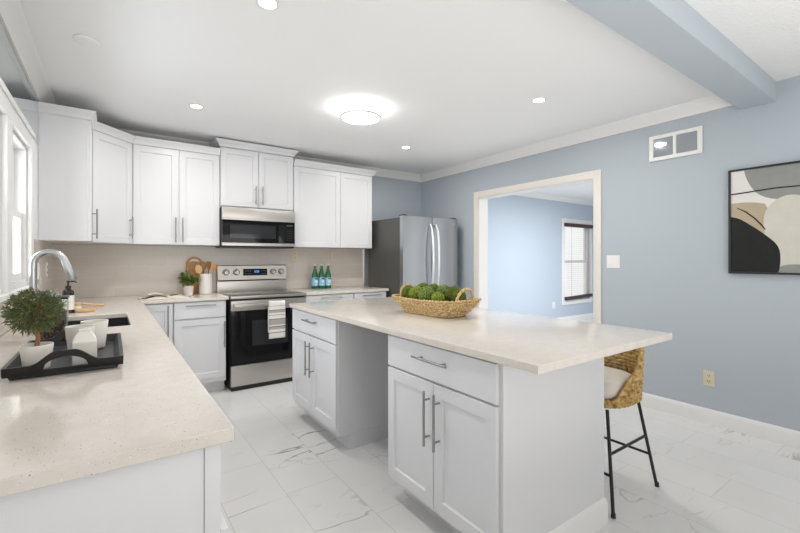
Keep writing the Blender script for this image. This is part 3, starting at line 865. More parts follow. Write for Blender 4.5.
# clock digits 4 x seven segments
mb = MB()
def seg7(mb, x, z, w_, h, digits, box):
    S = {'0': 'abcdef', '1': 'bc', '2': 'abged', '8': 'abcdefg'}
    for i, ch in enumerate(digits):
        x0 = x + i * w_ * 1.45
        for s in S[ch]:
            q = {'a': (0, w_, h * .92, h), 'd': (0, w_, 0, h * .08), 'g': (0, w_, h * .46, h * .54), 'f': (0, w_ * .15, h / 2, h), 'e': (0, w_ * .15, 0, h / 2), 'b': (w_ * .85, w_, h / 2, h), 'c': (w_ * .85, w_, 0, h / 2)}[s]
            box(x0 + q[0], x0 + q[1], z + q[2], z + q[3])
dg = lambda a, b, c_, d_: mb.box(a, b, gz(c_) - 0.0045, gz(c_) - 0.0032, c_, d_)
seg7(mb, 0.382, 1.122, 0.011, 0.022, '1208', dg)
link('clock_digits', mb, 'display_blue', ds)
for i in range(4):
    for j in range(2):
        for sx_ in (0.288, 0.468):
            zk = 1.108 + j * 0.03
            link('touch_key', MB().box(sx_ + i * 0.017, sx_ + i * 0.017 + 0.009, gz(zk) - 0.0042, gz(zk) - 0.0028, zk, zk + 0.003), 'print_grey', ds)
for x in (0.088, 0.197, 0.602, 0.697):
    z = 1.125
    y = gz(z)
    mb = MB()
    mb.tube([(x, y - 0.0005, z), (x, y - 0.006, z), (x, y - 0.008, z), (x, y - 0.03, z), (x, y - 0.032, z)], [0.029, 0.029, 0.024, 0.021, 0.019], 24)
    mb.box(x - 0.004, x + 0.004, y - 0.038, y - 0.031, z - 0.02, z + 0.02, 0.0015)
    k = link('knob', mb, 'steel', bg)
    n = 24
    mb = MB()
    mb.loft([[(x + q * math.cos(2 * PI * i / n), yy, z + q * math.sin(2 * PI * i / n)) for i in range(n)] for q, yy in ((0.037, y - 0.0004), (0.037, y - 0.0016), (0.0295, y - 0.0016), (0.0295, y - 0.0004))], caps=False)
    link('dial_ring', mb, 'black_plastic', k)
# towel over the oven handle
tw = thing('dish_towel', 'white dish towel with black and grey stripes hanging on the oven handle', 'towel', (0.9335 + 0.345, 4.115, 0.842))
bands = [(0.0, 'towel'), (0.035, 'towel_grey'), (0.040, 'towel'), (0.075, 'towel_black'), (0.079, 'towel_grey'), (0.105, 'towel'), (0.125, 'towel_black'), (0.129, 'towel'),
         (0.165, 'towel_black'), (0.170, 'towel_grey'), (0.225, 'towel'), (0.238, 'towel_black'), (0.244, 'towel_grey'), (0.27, 'towel'), (0.30, 'towel_black'), (0.306, 'towel'), (0.36, 'towel')]
mats_ = ['towel', 'towel_black', 'towel_grey']
mb = MB()
prof = []
L0 = 0.30
for i in range(12): prof.append((-0.0295, -L0 + i * L0 / 12, L0 + 0.0 - i * L0 / 12))
for k in range(7):
    a = k * PI / 6
    prof.append((-0.0445 - 0.0145 * math.cos(PI - a) * -1 * -1 if False else -0.0445 + 0.0145 * math.cos(a), 0.002 + 0.010 * math.sin(a), 0.0))
ds_ = sorted(set([b for b, _ in bands]))
fine = []
for i in range(len(ds_) - 1):
    n = max(1, int((ds_[i + 1] - ds_[i]) / 0.012))
    for j in range(n): fine.append(ds_[i] + (ds_[i + 1] - ds_[i]) * j / n)
fine.append(0.36)
front = [(-0.060 - 0.004 * math.sin(d * 9), 0.0 - d, d) for d in fine]
path = [(p[0], p[1], None) for p in prof] + front[0:]
path[12 + 6] = (-0.0592, 0.001, None)
cols = [0.0, 0.02, 0.045, 0.07, 0.095, 0.12, 0.15, 0.165]
rows = []
for (y, z, d) in path:
    rows.append([mb.bm.verts.new((x, y - 0.0015 * math.sin(x * 95) * (1 if (d or 0) > 0.02 else 0), z)) for x in cols])
for i in range(len(rows) - 1):
    d = path[i][2]
    mi = 0
    if d is not None:
        nm = [b for b in bands if b[0] <= d + 1e-6][-1][1]
        mi = mats_.index(nm)
    else:
        # back flap striped a little too
        mi = 0
    for j in range(len(cols) - 1):
        f = mb.bm.faces.new((rows[i][j], rows[i][j + 1], rows[i + 1][j + 1], rows[i + 1][j])); f.material_index = mi; f.smooth = True
to = link('cloth', mb, mats_, tw, 0)
sm = to.modifiers.new('thick', 'SOLIDIFY'); sm.thickness = 0.003; sm.offset = 0

# ------------------------------------------------------------------ microwave
mw = thing('microwave', 'black and stainless over-the-range microwave under the short cabinet', 'microwave', (0.9165, 4.40, 1.41))
MWW = 0.764
link('body', MB().box(0.0, MWW, 0.031, 0.375, 0.0, 0.396, 0.002), 'black_plastic', mw)
link('vent_grille', MB().box(0.0, MWW, 0.0, 0.0305, 0.291, 0.395, 0.003), 'steel', mw)
link('grille_lip', MB().box(0.0, MWW, -0.004, 0.0305, 0.268, 0.2905, 0.003), 'steel', mw)
dr_ = link('door', MB().box(0.004, 0.575, 0.0, 0.0305, 0.034, 0.2675, 0.003), 'black_glass', mw)
link('window', MB().box(0.075, 0.545, -0.0014, -0.0002, 0.080, 0.222, 0.0005), 'window_glass_dark', dr_)
cp = link('control_panel', MB().box(0.5765, MWW - 0.004, 0.0, 0.0305, 0.034, 0.2675, 0.003), 'black_glass', mw)
link('display', MB().box(0.67, 0.735, -0.0014, -0.0002, 0.225, 0.240), 'display_dim', cp)
for i in range(6):
    for j in range(3):
        link('key', MB().box(0.672 + j * 0.023, 0.672 + j * 0.023 + 0.013, -0.0012, -0.0002, 0.065 + i * 0.025, 0.069 + i * 0.025), 'slot', cp)
link('bottom_trim', MB().box(0.0, MWW, -0.002, 0.0305, 0.002, 0.0335, 0.003), 'steel', mw)
link('underside_hood', MB().box(-0.05 + 0.06, MWW - 0.01, 0.02, 0.37, -0.018, -0.0005, 0.004), 'black_plastic', mw)

# ------------------------------------------------------------------ refrigerator
FX, FW = 2.785, 0.865
fg = thing('refrigerator', 'stainless french-door refrigerator with dark grey sides in the back corner', 'refrigerator', (FX, 3.87, 0))
link('case', MB().box(0.004, FW - 0.004, 0.075, 0.80, 0.03, 1.77, 0.004), 'fridge_side', fg)
link('feet', MB().box(0.03, FW - 0.03, 0.10, 0.76, 0.0, 0.0295), 'black_plastic', fg)
def fdoor(x0, x1, z0, z1):
    m = 10
    pr_ = [(x0, 0.068)] + [(x0 + (x1 - x0) * k / m, 0.005 - 0.005 * math.sin(PI * k / m)) for k in range(m + 1)] + [(x1, 0.068)]
    return MB().prism(pr_, lambda u, v, t: (u, v, t), z0, z1, True)
def fhandle(x, z0, z1, lean, par):
    mb = MB()
    pts = []
    for k in range(17):
        s = k / 16
        pts.append((x + lean * (s - 0.5), -0.012 - 0.058 * math.sin(PI * s) ** 0.55, z0 + (z1 - z0) * s))
    mb.tube(pts, [0.011 + 0.002 * math.sin(PI * k / 16) for k in range(17)], 12)
    h = link('handle', mb, 'bright_metal', par)
    h['label'] = 'bowed chrome handle'
xm = 0.447
d1 = link('left_door', fdoor(0.0, xm - 0.003, 0.70, 1.785), 'steel_v', fg)
fhandle(xm - 0.045, 0.85, 1.70, 0.0, d1)
d2 = link('right_door', fdoor(xm + 0.003, FW, 0.70, 1.785), 'steel_v', fg)
fhandle(xm + 0.045, 0.85, 1.70, 0.0, d2)
d3 = link('freezer_drawer', fdoor(0.0, FW, 0.05, 0.692), 'steel_v', fg)
mb = MB()
mb.tube([(0.08 + (FW - 0.16) * k / 16, -0.012 - 0.05 * math.sin(PI * k / 16) ** 0.5, 0.60) for k in range(17)], 0.012, 12)
link('handle', mb, 'chrome', d3)
for hx_ in (0.01, FW - 0.07):
    link('hinge_cover', MB().box(hx_, hx_ + 0.06, 0.02, 0.10, 1.7855, 1.80, 0.003), 'black_plastic', fg)
link('badge', MB().lathe([(0.010, 0), (0.010, 0.002)], n=16), 'chrome', d2)
bd = bpy.data.objects['badge']; bd.rotation_euler = (PI / 2, 0, 0); bd.location = (FW - 0.07, 0.004, 1.72)

# ------------------------------------------------------------------ ceiling lights
def downlight(x, y, label):
    t = thing('recessed_light', label, 'light', (x, y, ZC), 0, 'recessed ceiling lights')
    n = 28
    mb = MB()
    mb.loft([[(q * math.cos(2 * PI * i / n), q * math.sin(2 * PI * i / n), z) for i in range(n)] for q, z in ((0.055, -0.0005), (0.055, -0.004), (0.042, -0.006), (0.040, -0.002), (0.040, -0.0005))], True, False)
    link('trim_ring', mb, 'trim', t)
    link('lens', MB().lathe([(0.039, -0.0006), (0.039, -0.0035), (0.036, -0.0045)], n=n), 'glow', t)
    la = bpy.data.lights.new('lamp', 'AREA'); la.shape = 'DISK'; la.size = 0.08; la.energy = DOWNLIGHT_W; la.color = (1.0, 0.975, 0.94)
    la.spread = math.radians(175)
    lo = bpy.data.objects.new('lamp', la); COL.objects.link(lo); lo.parent = t; lo.location = (0, 0, -0.012)
downlight(0.62, 1.985, 'recessed ceiling downlight nearest the top edge above the sink side')
downlight(0.565, 3.66, 'recessed ceiling downlight in front of the double-door wall cabinet')
downlight(2.725, 1.975, 'recessed ceiling downlight nearest the blue beam at the right')
downlight(2.675, 3.665, 'recessed ceiling downlight near the far back corner')
dm = thing('ceiling_light', 'round flush-mount ceiling light with glowing white dome above the island', 'light', (1.692, 2.955, ZC))
link('mounting_plate', MB().lathe([(0.10, -0.0005), (0.10, -0.03), (0.09, -0.031)], n=32), 'trim', dm)
n = 40
link('side_band', MB().lathe([(0.150, -0.0315), (0.160, -0.036), (0.160, -0.060), (0.150, -0.0615)], n=n), 'dome_glow', dm)
mb = MB()
mb.loft([[(q * math.cos(2 * PI * i / n), q * math.sin(2 * PI * i / n), z) for i in range(n)] for q, z in ((0.1605, -0.056), (0.168, -0.058), (0.170, -0.066), (0.168, -0.074), (0.154, -0.076), (0.152, -0.070), (0.1605, -0.066))], True, False)
link('rim', mb, 'trim', dm)
link('diffuser', MB().lathe([(0.151, -0.062), (0.151, -0.074), (0.12, -0.083), (0.06, -0.088), (0.002, -0.089)], n=n), 'dome_glow', dm)
dl2 = thing('ceiling_light', 'ceiling light of the adjoining room beyond the doorway head', 'light', (6.0, 2.75, ZC))
link('mounting_plate', MB().lathe([(0.12, -0.0005), (0.12, -0.03), (0.11, -0.031)], n=32), 'trim', dl2)
link('diffuser', MB().lathe([(0.16, -0.0315), (0.175, -0.045), (0.175, -0.065), (0.14, -0.085), (0.07, -0.095), (0.002, -0.097)], n=40), 'dome_glow', dl2)
la = bpy.data.lights.new('lamp', 'AREA'); la.shape = 'DISK'; la.size = 0.34; la.energy = 92; la.color = (0.96, 0.98, 1.0)
lo = bpy.data.objects.new('lamp', la); COL.objects.link(lo); lo.parent = dl2; lo.location = (0, 0, -0.105)
sd = thing('smoke_detector', 'flat round white cover disc on the ceiling above the sink', 'detector', (-0.11, 2.92, ZC))
link('cover', MB().lathe([(0.062, -0.0005), (0.064, -0.004), (0.062, -0.010), (0.055, -0.013), (0.002, -0.014)], n=36), 'ceiling', sd)

# ------------------------------------------------------------------ right wall: transom vent, switch, outlet, art
tv = thing('transom_vent', 'small white framed two-pane vent window high on the blue wall', 'vent', (XR, 1.4325, 2.212))
mb = MB()
hw, hh = 0.1935, 0.107
fnw = lambda u, v, t: (t, u, v)
mb.cells([-hw, -hw + 0.034, -0.012, 0.012, hw - 0.034, hw], [-hh, -hh + 0.03, hh - 0.03, hh], lambda u, v: not ((-hh + 0.03 < v < hh - 0.03) and (-hw + 0.034 < u < -0.012 or 0.012 < u < hw - 0.034)), fnw, -0.018, -0.0005)
bevel_mod(link('frame', mb, 'trim', tv), 0.003)
for u0, u1 in ((-hw + 0.034, -0.012), (0.012, hw - 0.034)):
    link('pane', MB().box(-0.006, -0.001, u0 + 0.0005, u1 - 0.0005, -hh + 0.0305, hh - 0.0305), 'transom_pane', tv)

def plate_x(name, label, cat, x, y, z, hw_, hh_, mat, sgn, kind, group=None):
    """cover plate on a wall facing -x (sgn=-1) or +x (sgn=1)"""
    t = thing(name, label, cat, (x, y, z), 0 if sgn < 0 else PI, group)
    link('plate', MB().box(-0.006, -0.0005, -hw_, hw_, -hh_, hh_, 0.002), mat, t)
    if kind == 'switch':
        for c_ in (-hw_ * 0.4, hw_ * 0.4) if hw_ > 0.05 else (0,):
            link('rocker', MB().box(-0.0095, -0.0062, c_ - 0.016, c_ + 0.016, -0.033, 0.033, 0.001), mat, t)
    else:
        for s in (-0.021, 0.021):
            mb = MB()
            for dy in (-0.007, 0.007):
                mb.box(-0.0085, -0.0062, dy - 0.0016, dy + 0.0016, s - 0.004, s + 0.006)
            mb.cyl((-0.0085, 0, s - 0.010), (-0.0062, 0, s - 0.010), 0.0026, n=10)
            link('socket', mb, 'slot', t)
    return t
plate_x('light_switch', 'white double light switch plate right of the doorway', 'switch', XR, 1.938, 1.25, 0.06, 0.059, 'plate_white', -1, 'switch')
plate_x('wall_outlet', 'almond outlet low on the blue wall right of the stool', 'outlet', XR, 1.20, 0.35, 0.038, 0.060, 'plate_almond', -1, 'outlet')
plate_x('light_switch', 'white switch plate on the left tiles nearest the window', 'switch', XL + 0.012, 3.77, 1.19, 0.058, 0.058, 'plate_white', 1, 'switch')
plate_x('wall_outlet', 'white outlet on the left tiles nearest the back corner', 'outlet', XL + 0.012, 4.27, 1.19, 0.037, 0.058, 'plate_white', 1, 'outlet')
def plate_y(label, x, z, hw_=0.037, hh_=0.059, y=YB - 0.012, mat='plate_almond'):
    t = thing('wall_outlet', label, 'outlet', (x, y, z))
    link('plate', MB().box(-hw_, hw_, -0.006, -0.0005, -hh_, hh_, 0.002), mat, t)
    for s in (-0.021, 0.021):
        mb = MB()
        for dx in (-0.007, 0.007):
            mb.box(dx - 0.0016, dx + 0.0016, -0.0085, -0.0062, s - 0.004, s + 0.006)
        mb.cyl((0, -0.0085, s - 0.010), (0, -0.0062, s - 0.010), 0.0026, n=10)
        link('socket', mb, 'slot', t)
plate_y('almond outlet on the tiles just right of the range backguard', 1.82, 1.315)
plate_y('almond outlet on the tiles above the green bottles', 2.335, 1.312)
plate_y('small white outlet low on the adjoining room wall left of its window', 7.07, 0.37, 0.04, 0.06, YB, 'plate_white')

# framed abstract canvas: local u along -y (to the right in the photo), v up
AY0, AY1, AZ0, AZ1 = 1.07, 0.05, 1.167, 1.932
ar = thing('framed_painting', 'black framed abstract canvas with black, grey and tan shapes', 'painting', (XR, AY0, AZ0))
AW, AH = AY0 - AY1, AZ1 - AZ0
fa_ = lambda u, v, t: (t, -u, v)
mb = MB()
fw = 0.014
mb.cells([0, fw, AW - fw, AW], [0, fw, AH - fw, AH], lambda u, v: not (fw < u < AW - fw and fw < v < AH - fw), fa_, -0.034, -0.001)
link('frame', mb, 'frame_black', ar)
mb = MB()
amats = ['art_cream', 'art_grey', 'art_tan', 'art_pale', 'art_black']
mb.prism([(fw, fw), (AW - fw, fw), (AW - fw, AH - fw), (fw, AH - fw)], fa_, -0.026, -0.004)
def smooth_poly(pts, it=2):
    for _ in range(it):
        q = []
        for i in range(len(pts)):
            a, b = pts[i], pts[(i + 1) % len(pts)]
            q.append((a[0] * .75 + b[0] * .25, a[1] * .75 + b[1] * .25)); q.append((a[0] * .25 + b[0] * .75, a[1] * .25 + b[1] * .75))
        pts = q
    lo = fw + 0.0004
    return [(min(max(u, lo), AW - lo), min(max(v, lo), AH - lo)) for u, v in pts]
def shape(mi, pts, lay, it=2):
    mb.mi = mi
    mb.prism(smooth_poly(pts, it), fa_, -0.0262 - 0.0006 * lay, -0.0255)
shape(1, [(0.08, 0.80), (0.11, 0.66), (0.18, 0.545), (0.34, 0.505), (0.55, 0.525), (0.70, 0.60), (0.80, 0.80)], 1)
shape(2, [(-0.02, 0.515), (0.0, 0.30), (0.14, 0.20), (0.22, 0.30), (0.235, 0.49), (0.12, 0.52)], 1, 1)
shape(3, [(0.20, 0.44), (0.27, 0.53), (0.36, 0.55), (0.45, 0.50), (0.50, 0.40), (0.48, 0.20), (0.40, 0.02), (0.28, 0.03), (0.24, 0.12), (0.2, 0.3)], 2)
shape(1, [(0.42, 0.0), (0.41, 0.12), (0.44, 0.22), (0.50, 0.28), (0.60, 0.26), (0.72, 0.16), (0.75, 0.0)], 3)
shape(1, [(0.25, -0.02), (0.28, 0.06), (0.36, 0.075), (0.46, 0.06), (0.50, -0.02)], 3)
shape(4, [(-0.06, -0.06), (-0.06, 0.42), (0.04, 0.42), (0.12, 0.36), (0.22, 0.27), (0.288, 0.19), (0.290, 0.06), (0.27, -0.02), (0.2, -0.06)], 4)
shape(2, [(0.70, 0.50), (0.78, 0.56), (0.90, 0.54), (0.98, 0.46), (0.96, 0.34), (0.84, 0.30), (0.74, 0.36)], 2)
def brush(pts, r, lay):
    mb.mi = 4
    l, rr_ = [], []
    for i, p in enumerate(pts):
        a = Vector(pts[max(0, i - 1)]); b = Vector(pts[min(len(pts) - 1, i + 1)])
        t = (b - a).normalized(); n_ = Vector((-t.y, t.x)) * r[i]
        l.append((p[0] + n_.x, p[1] + n_.y)); rr_.append((p[0] - n_.x, p[1] - n_.y))
    q = l + rr_[::-1]
    mb.prism(q, fa_, -0.0262 - 0.0006 * lay, -0.0256)
brush([(fw + 0.001, 0.585), (0.08, 0.587), (0.17, 0.594), (0.27, 0.600), (0.38, 0.598), (0.5, 0.592), (0.64, 0.585)], [0.004, 0.004, 0.004, 0.004, 0.004, 0.004, 0.003], 5)
brush([(0.05, 0.482), (0.10, 0.45), (0.15, 0.40), (0.185, 0.355), (0.21, 0.315)], [0.002, 0.004, 0.004, 0.004, 0.003], 5)
link('canvas', mb, amats, ar)

# ------------------------------------------------------------------ bar stool
st = thing('bar_stool', 'woven seagrass bar stool with white cushion and black legs tucked under the island', 'stool', (2.27, 1.27, 0))
# shell of horizontal rope rows
mb = MB()
def shell_pt(phi, z):
    s = (z - 0.50) / 0.36
    ax = 0.198 + 0.014 * s; ay = 0.205 + 0.015 * s
    c_, sn = math.cos(phi), math.sin(phi)
    ex = 0.72
    return Vector((math.copysign(abs(c_) ** ex, c_) * ax + 0.01, math.copysign(abs(sn) ** ex, sn) * ay, z))
zz, r = 0.505, 0.0115
row = 0
while zz < 0.775:
    s = (zz - 0.50) / 0.275
    if row < 2:
        phm = PI
    else:
        phm = math.radians(138 - 76 * s ** 0.75)
    npt = int(phm * 2 * 0.235 / 0.009)
    pts, rs = [], []
    for k in range(npt + 1):
        phi = -phm + 2 * phm * k / npt
        p = shell_pt(phi, zz)
        pts.append(p + Vector((0, 0, 0.002 * math.sin(k * 1.57 + row * PI))))
        rs.append(r * (1.0 + 0.28 * math.sin(k * 1.57 + row * PI)))
    if row < 2:
        mb.tube(pts[:-1], rs[:-1], 7, closed=True)
    else:
        mb.tube(pts, rs, 7)
    zz += 0.0205
    row += 1
# bound front and top edge
edge = []
for k in range(61):
    s = 1 - abs(k / 30 - 1)
    sgn = -1 if k <= 30 else 1
    z = 0.525 + (0.778 - 0.525) * min(1, s * 1.35)
    sv = (z - 0.50) / 0.275
    phm = math.radians(138 - 76 * max(0, sv) ** 0.75)
    if s * 1.35 > 1:
        f_ = (s * 1.35 - 1) / 0.35
        phm *= (1 - f_)
    edge.append(shell_pt(sgn * phm, z + 0.004))
mb.tube(edge, [0.0115 + 0.002 * math.sin(k * 1.9) for k in range(61)], 8)
link('woven_shell', mb, 'seagrass', st, 60)
link('seat_base', MB().loft([[(shell_pt(2 * PI * k / 32, 0.503).x * 0.95, shell_pt(2 * PI * k / 32, 0.503).y * 0.95, z) for k in range(32)] for z in (0.496, 0.53)]), 'seagrass', st)
# cushion
loops = []
for z, f_ in ((0.531, 0.80), (0.536, 0.88), (0.56, 0.915), (0.595, 0.915), (0.618, 0.88), (0.630, 0.78), (0.634, 0.5), (0.635, 0.1)):
    lp = []
    for k in range(40):
        a = 2 * PI * k / 40
        c_, sn = math.cos(a), math.sin(a)
        lp.append((math.copysign(abs(c_) ** 0.62, c_) * 0.20 * f_ - 0.002, math.copysign(abs(sn) ** 0.62, sn) * 0.20 * f_, z))
    loops.append(lp)
link('cushion', MB().loft(loops, True), 'cushion', st, 0)['label'] = 'white padded seat cushion'
ft = {(-1, -1): (-0.25, -0.235), (1, -1): (0.23, -0.232), (1, 1): (0.23, 0.232), (-1, 1): (-0.25, 0.235)}
tp = {(-1, -1): (-0.175, -0.165), (1, -1): (0.15, -0.165), (1, 1): (0.15, 0.165), (-1, 1): (-0.175, 0.165)}
def legp(k, z):
    f_ = z / 0.496
    return Vector((ft[k][0] + (tp[k][0] - ft[k][0]) * f_, ft[k][1] + (tp[k][1] - ft[k][1]) * f_, z))
for k in ft:
    lg = link('leg', MB().cyl(legp(k, 0.012), legp(k, 0.4955), 0.0085, n=12), 'black_metal', st)
    p = legp(k, 0.0)
    link('foot', MB().lathe([(0.011, 0), (0.012, 0.003), (0.011, 0.02), (0.009, 0.024)], (p.x, p.y, 0), 14), 'black_plastic', lg)
for a, b, z in (((-1, -1), (1, -1), 0.283), ((-1, 1), (1, 1), 0.283), ((1, -1), (1, 1), 0.18), ((-1, -1), (-1, 1), 0.185)):
    pa_, pb_ = legp(a, z), legp(b, z)
    link('stretcher', MB().cyl(pa_, pb_, 0.0075, n=10), 'black_metal', st)

# ------------------------------------------------------------------ moss basket on the island
BX, BY, BR = 1.728, 2.05, math.radians(4)
bk = thing('basket', 'oblong woven seagrass basket of moss balls on the island top', 'basket', (BX, BY, 0.9155), BR)
def bloop(s, z):
    hx_, hy_ = 0.098 + 0.052 * s, 0.195 + 0.102 * s
    return [Vector((p[0], p[1], z)) for p in rr(hx_, hy_, 0.05, 0, 8)]
def resample(pts, step):
    out = []
    n = len(pts)
    per = sum((pts[(i + 1) % n] - pts[i]).length for i in range(n))
    cnt = int(per / step); cnt -= cnt % 4
    seglen = per / cnt
    i, acc, cur = 0, 0.0, pts[0].copy()
    out.append(cur.copy())
    need = seglen
    pos = pts[0]
    j = 1
    while len(out) < cnt:
        nxt = pts[j % n]
        d = (nxt - pos).length
        if d < need:
            need -= d; pos = nxt; j += 1
        else:
            pos = pos + (nxt - pos) * (need / d); out.append(pos.copy()); need = seglen
    return out
mb = MB()
zz = 0.009; row = 0
while zz < 0.105:
    s = zz / 0.105
    zrow = zz
    pts = resample(bloop(s, zz), 0.0062)
    # rim dips a little midway along the long sides
    pts = [p + Vector((0, 0, 0.012 * s * (abs(p.y) / 0.297) ** 2)) for p in pts]
    mb.tube([p + Vector((0, 0, 0.0012 * math.sin(k * 1.57 + row * PI))) for k, p in enumerate(pts)], [0.0075 * (1 + 0.3 * math.sin(k * 1.57 + row * PI)) for k in range(len(pts))], 7, closed=True)
    zz += 0.0125; row += 1
mb.loft([[tuple(p) for p in bloop(0.0, 0.0015)], [tuple(p) for p in bloop(0.02, 0.008)]])
link('body', mb, 'basket', bk, 60)
for s in (-1, 1):
    mb = MB()
    pts = []
    for k in range(37):
        a = PI * k / 36
        pts.append(Vector((0.072 * math.cos(a), s * (0.257 + 0.02 * math.sin(a)), 0.085 + 0.092 * math.sin(a) ** 0.8)))
    mb.tube(pts, [0.0085 * (1 + 0.15 * math.sin(k * 1.6)) for k in range(37)], 9)
    link('handle', mb, 'basket', bk, 60)
def moss_ball(x, y, z, r, mat, label):
    mb = MB()
    bmesh.ops.create_icosphere(mb.bm, subdivisions=4, radius=r)
    sd_ = Vector((random.random() * 50, random.random() * 50, random.random() * 50))
    for v in mb.bm.verts:
        n_ = v.co.normalized()
        v.co = n_ * r * (1 + 0.07 * noise.noise(n_ * 5 + sd_) + 0.09 * noise.noise(n_ * 14 + sd_))
    for f in mb.bm.faces: f.smooth = True
    o = link('moss_ball', mb, mat, None, 0)
    c_, s_2 = math.cos(BR), math.sin(BR)
    o.location = (BX + x * c_ - y * s_2, BY + x * s_2 + y * c_, 0.9155 + z)
    return tag(o, label, 'moss ball', 'moss balls in the basket')
moss_ball(-0.040, 0.205, 0.123, 0.0525, 'moss', 'dark green moss ball by the far handle at the left end')
moss_ball(-0.062, 0.105, 0.127, 0.0525, 'moss_bright', 'bright yellow-green moss ball second from the left along the front')
moss_ball(-0.070, 0.000, 0.127, 0.0566, 'moss_grey', 'largest grey-green moss ball at the front middle of the basket')
moss_ball(-0.072, -0.105, 0.111, 0.0443, 'moss_bright', 'smallest low moss ball at the front beside the near handle')
moss_ball(0.055, 0.170, 0.139, 0.0525, 'moss', 'dark moss ball at the back of the basket behind the bright one')
moss_ball(0.058, 0.068, 0.141, 0.0494, 'moss', 'dark moss ball at the back middle below the refrigerator handles')
moss_ball(0.052, -0.032, 0.137, 0.0525, 'moss_grey', 'pale green moss ball behind the smallest one')
moss_ball(0.035, -0.140, 0.131, 0.0546, 'moss', 'dark moss ball at the back just left of the near handle')
moss_ball(-0.012, -0.225, 0.131, 0.0422, 'moss', 'moss ball at the right end seen through the near handle')

# ------------------------------------------------------------------ tray and its contents
TXC, TYC = -0.113, 1.885
tr = thing('serving_tray', 'black wooden serving tray with arched handles on the left counter', 'tray', (TXC, TYC, 0.9155))
link('bottom', MB().box(-0.130, 0.130, -0.24, 0.24, 0.0005, 0.010, 0.002), 'black_wood', tr)
mb = MB()
for s in (-1, 1):
    mb.loft([[(s * 0.1305, y0, 0.0005), (s * 0.121, y0, 0.0105), (s * 0.137, y0 * 1.02, 0.040), (s * 0.1475, y0 * 1.02, 0.040)] for y0 in (-0.242, 0.242)])
link('side_wall', mb, 'black_wood', tr)
for s in (-1, 1):
    mb = MB()
    N_ = 36
    def top(u):
        a = abs(u)
        return 0.040 + 0.040 * (0.5 + 0.5 * math.cos(PI * min(1, max(0, (a - 0.02) / 0.068))))
    def hole(u):
        a = abs(u) / 0.055
        return None if a >= 1 else (0.024, 0.024 + 0.036 * math.sqrt(1 - a ** 2))
    def P_(u, z, side):
        k_ = z / 0.04
        y = s * (0.232 + 0.016 * k_ + (0.010 if side else 0.0))
        return (u, y, z)
    uu = [-0.147 + 0.294 * i / N_ for i in range(N_ + 1)]
    uu = sorted(set(uu + [-0.055, 0.055]))
    vt = {}
    def V(u, z, side):
        key = (round(u, 5), round(z, 5), side)
        if key not in vt: vt[key] = mb.bm.verts.new(P_(u, z, side))
        return vt[key]
    def quad(a, b):
        # a, b = (u, z0, z1)
        for side in (0, 1):
            q = [V(a[0], a[1], side), V(b[0], b[1], side), V(b[0], b[2], side), V(a[0], a[2], side)]
            q = [v for i, v in enumerate(q) if v not in q[:i]]
            if len(q) > 2: mb.bm.faces.new(q)
        for z in (1, 2):
            q = [V(a[0], a[z], 0), V(b[0], b[z], 0), V(b[0], b[z], 1), V(a[0], a[z], 1)]
            yield q
    def addq(a, b, skip=()):
        for i, q in enumerate(quad(a, b)):
            if i in skip: continue
            q = [v for k, v in enumerate(q) if v not in q[:k]]
            if len(q) > 2:
                try: mb.bm.faces.new(q)
                except ValueError: pass
    for i in range(len(uu) - 1):
        a, b = uu[i], uu[i + 1]
        ina = abs(a) <= 0.0551 and abs(b) <= 0.0551
        z0 = 0.0105
        if not ina:
            addq((a, z0, top(a)), (b, z0, top(b)))
        else:
            ha = hole(a) or (0.024, 0.024); hb = hole(b) or (0.024, 0.024)
            addq((a, z0, ha[0]), (b, z0, hb[0]))
            addq((a, ha[1], top(a)), (b, hb[1], top(b)))
    link('handle_end', mb, 'black_wood', tr, 40)

def pot_profile(r0, r1, h, t=0.004):
    return [(r0 - 0.003, 0), (r0, 0.003), (r1, h - 0.002), (r1 - 0.001, h), (r1 - t, h), (r1 - t - 0.003, h - 0.01)]
ZT = 0.9255 + 0.0005
tpy = thing('topiary', 'small round olive topiary in a white pot on the black tray', 'plant', (-0.192, 1.725, ZT))
link('pot', MB().lathe(pot_profile(0.033, 0.042, 0.078), n=32), 'white_ceramic', tpy)
link('soil', MB().lathe([(0.034, 0.050), (0.0365, 0.067), (0.02, 0.070), (0.002, 0.070)], n=24), 'soil', tpy)
link('trunk', MB().tube([(0, 0, 0.068), (0.003, 0.001, 0.10), (-0.003, 0, 0.14), (-0.012, 0, 0.19)], [0.0075, 0.006, 0.006, 0.004], 10), 'stem', tpy)
mb = MB()
cc = Vector((-0.006, 0.0, 0.182))
for i in range(1900):
    d = Vector((random.gauss(0, 1), random.gauss(0, 1), random.gauss(0, 1))).normalized()
    rr_ = random.random() ** 0.4
    p = cc + Vector((d.x * 0.067, d.y * 0.067, d.z * 0.064)) * rr_
    q = (d + Vector((random.gauss(0, .6), random.gauss(0, .6), random.gauss(0, .6)))).normalized()
    mb.leaf(p, q, Vector((random.gauss(0, 1), random.gauss(0, 1), random.gauss(0, 1))).normalized(), random.uniform(0.013, 0.026), random.uniform(0.0035, 0.0055))
link('foliage', mb, 'leaf_dark', tpy, 0, False)
mb = MB()
for i in range(22):
    d = Vector((random.gauss(0, 1), random.gauss(0, 1), random.gauss(0, 1))).normalized()
    mb.tube([cc - Vector((0, 0, 0.02)), cc + Vector((d.x * .05, d.y * .05, d.z * .04)), cc + Vector((d.x * .062, d.y * .062, d.z * .06))], [0.0022, 0.0016, 0.001], 5)
link('twigs', mb, 'stem', tpy)

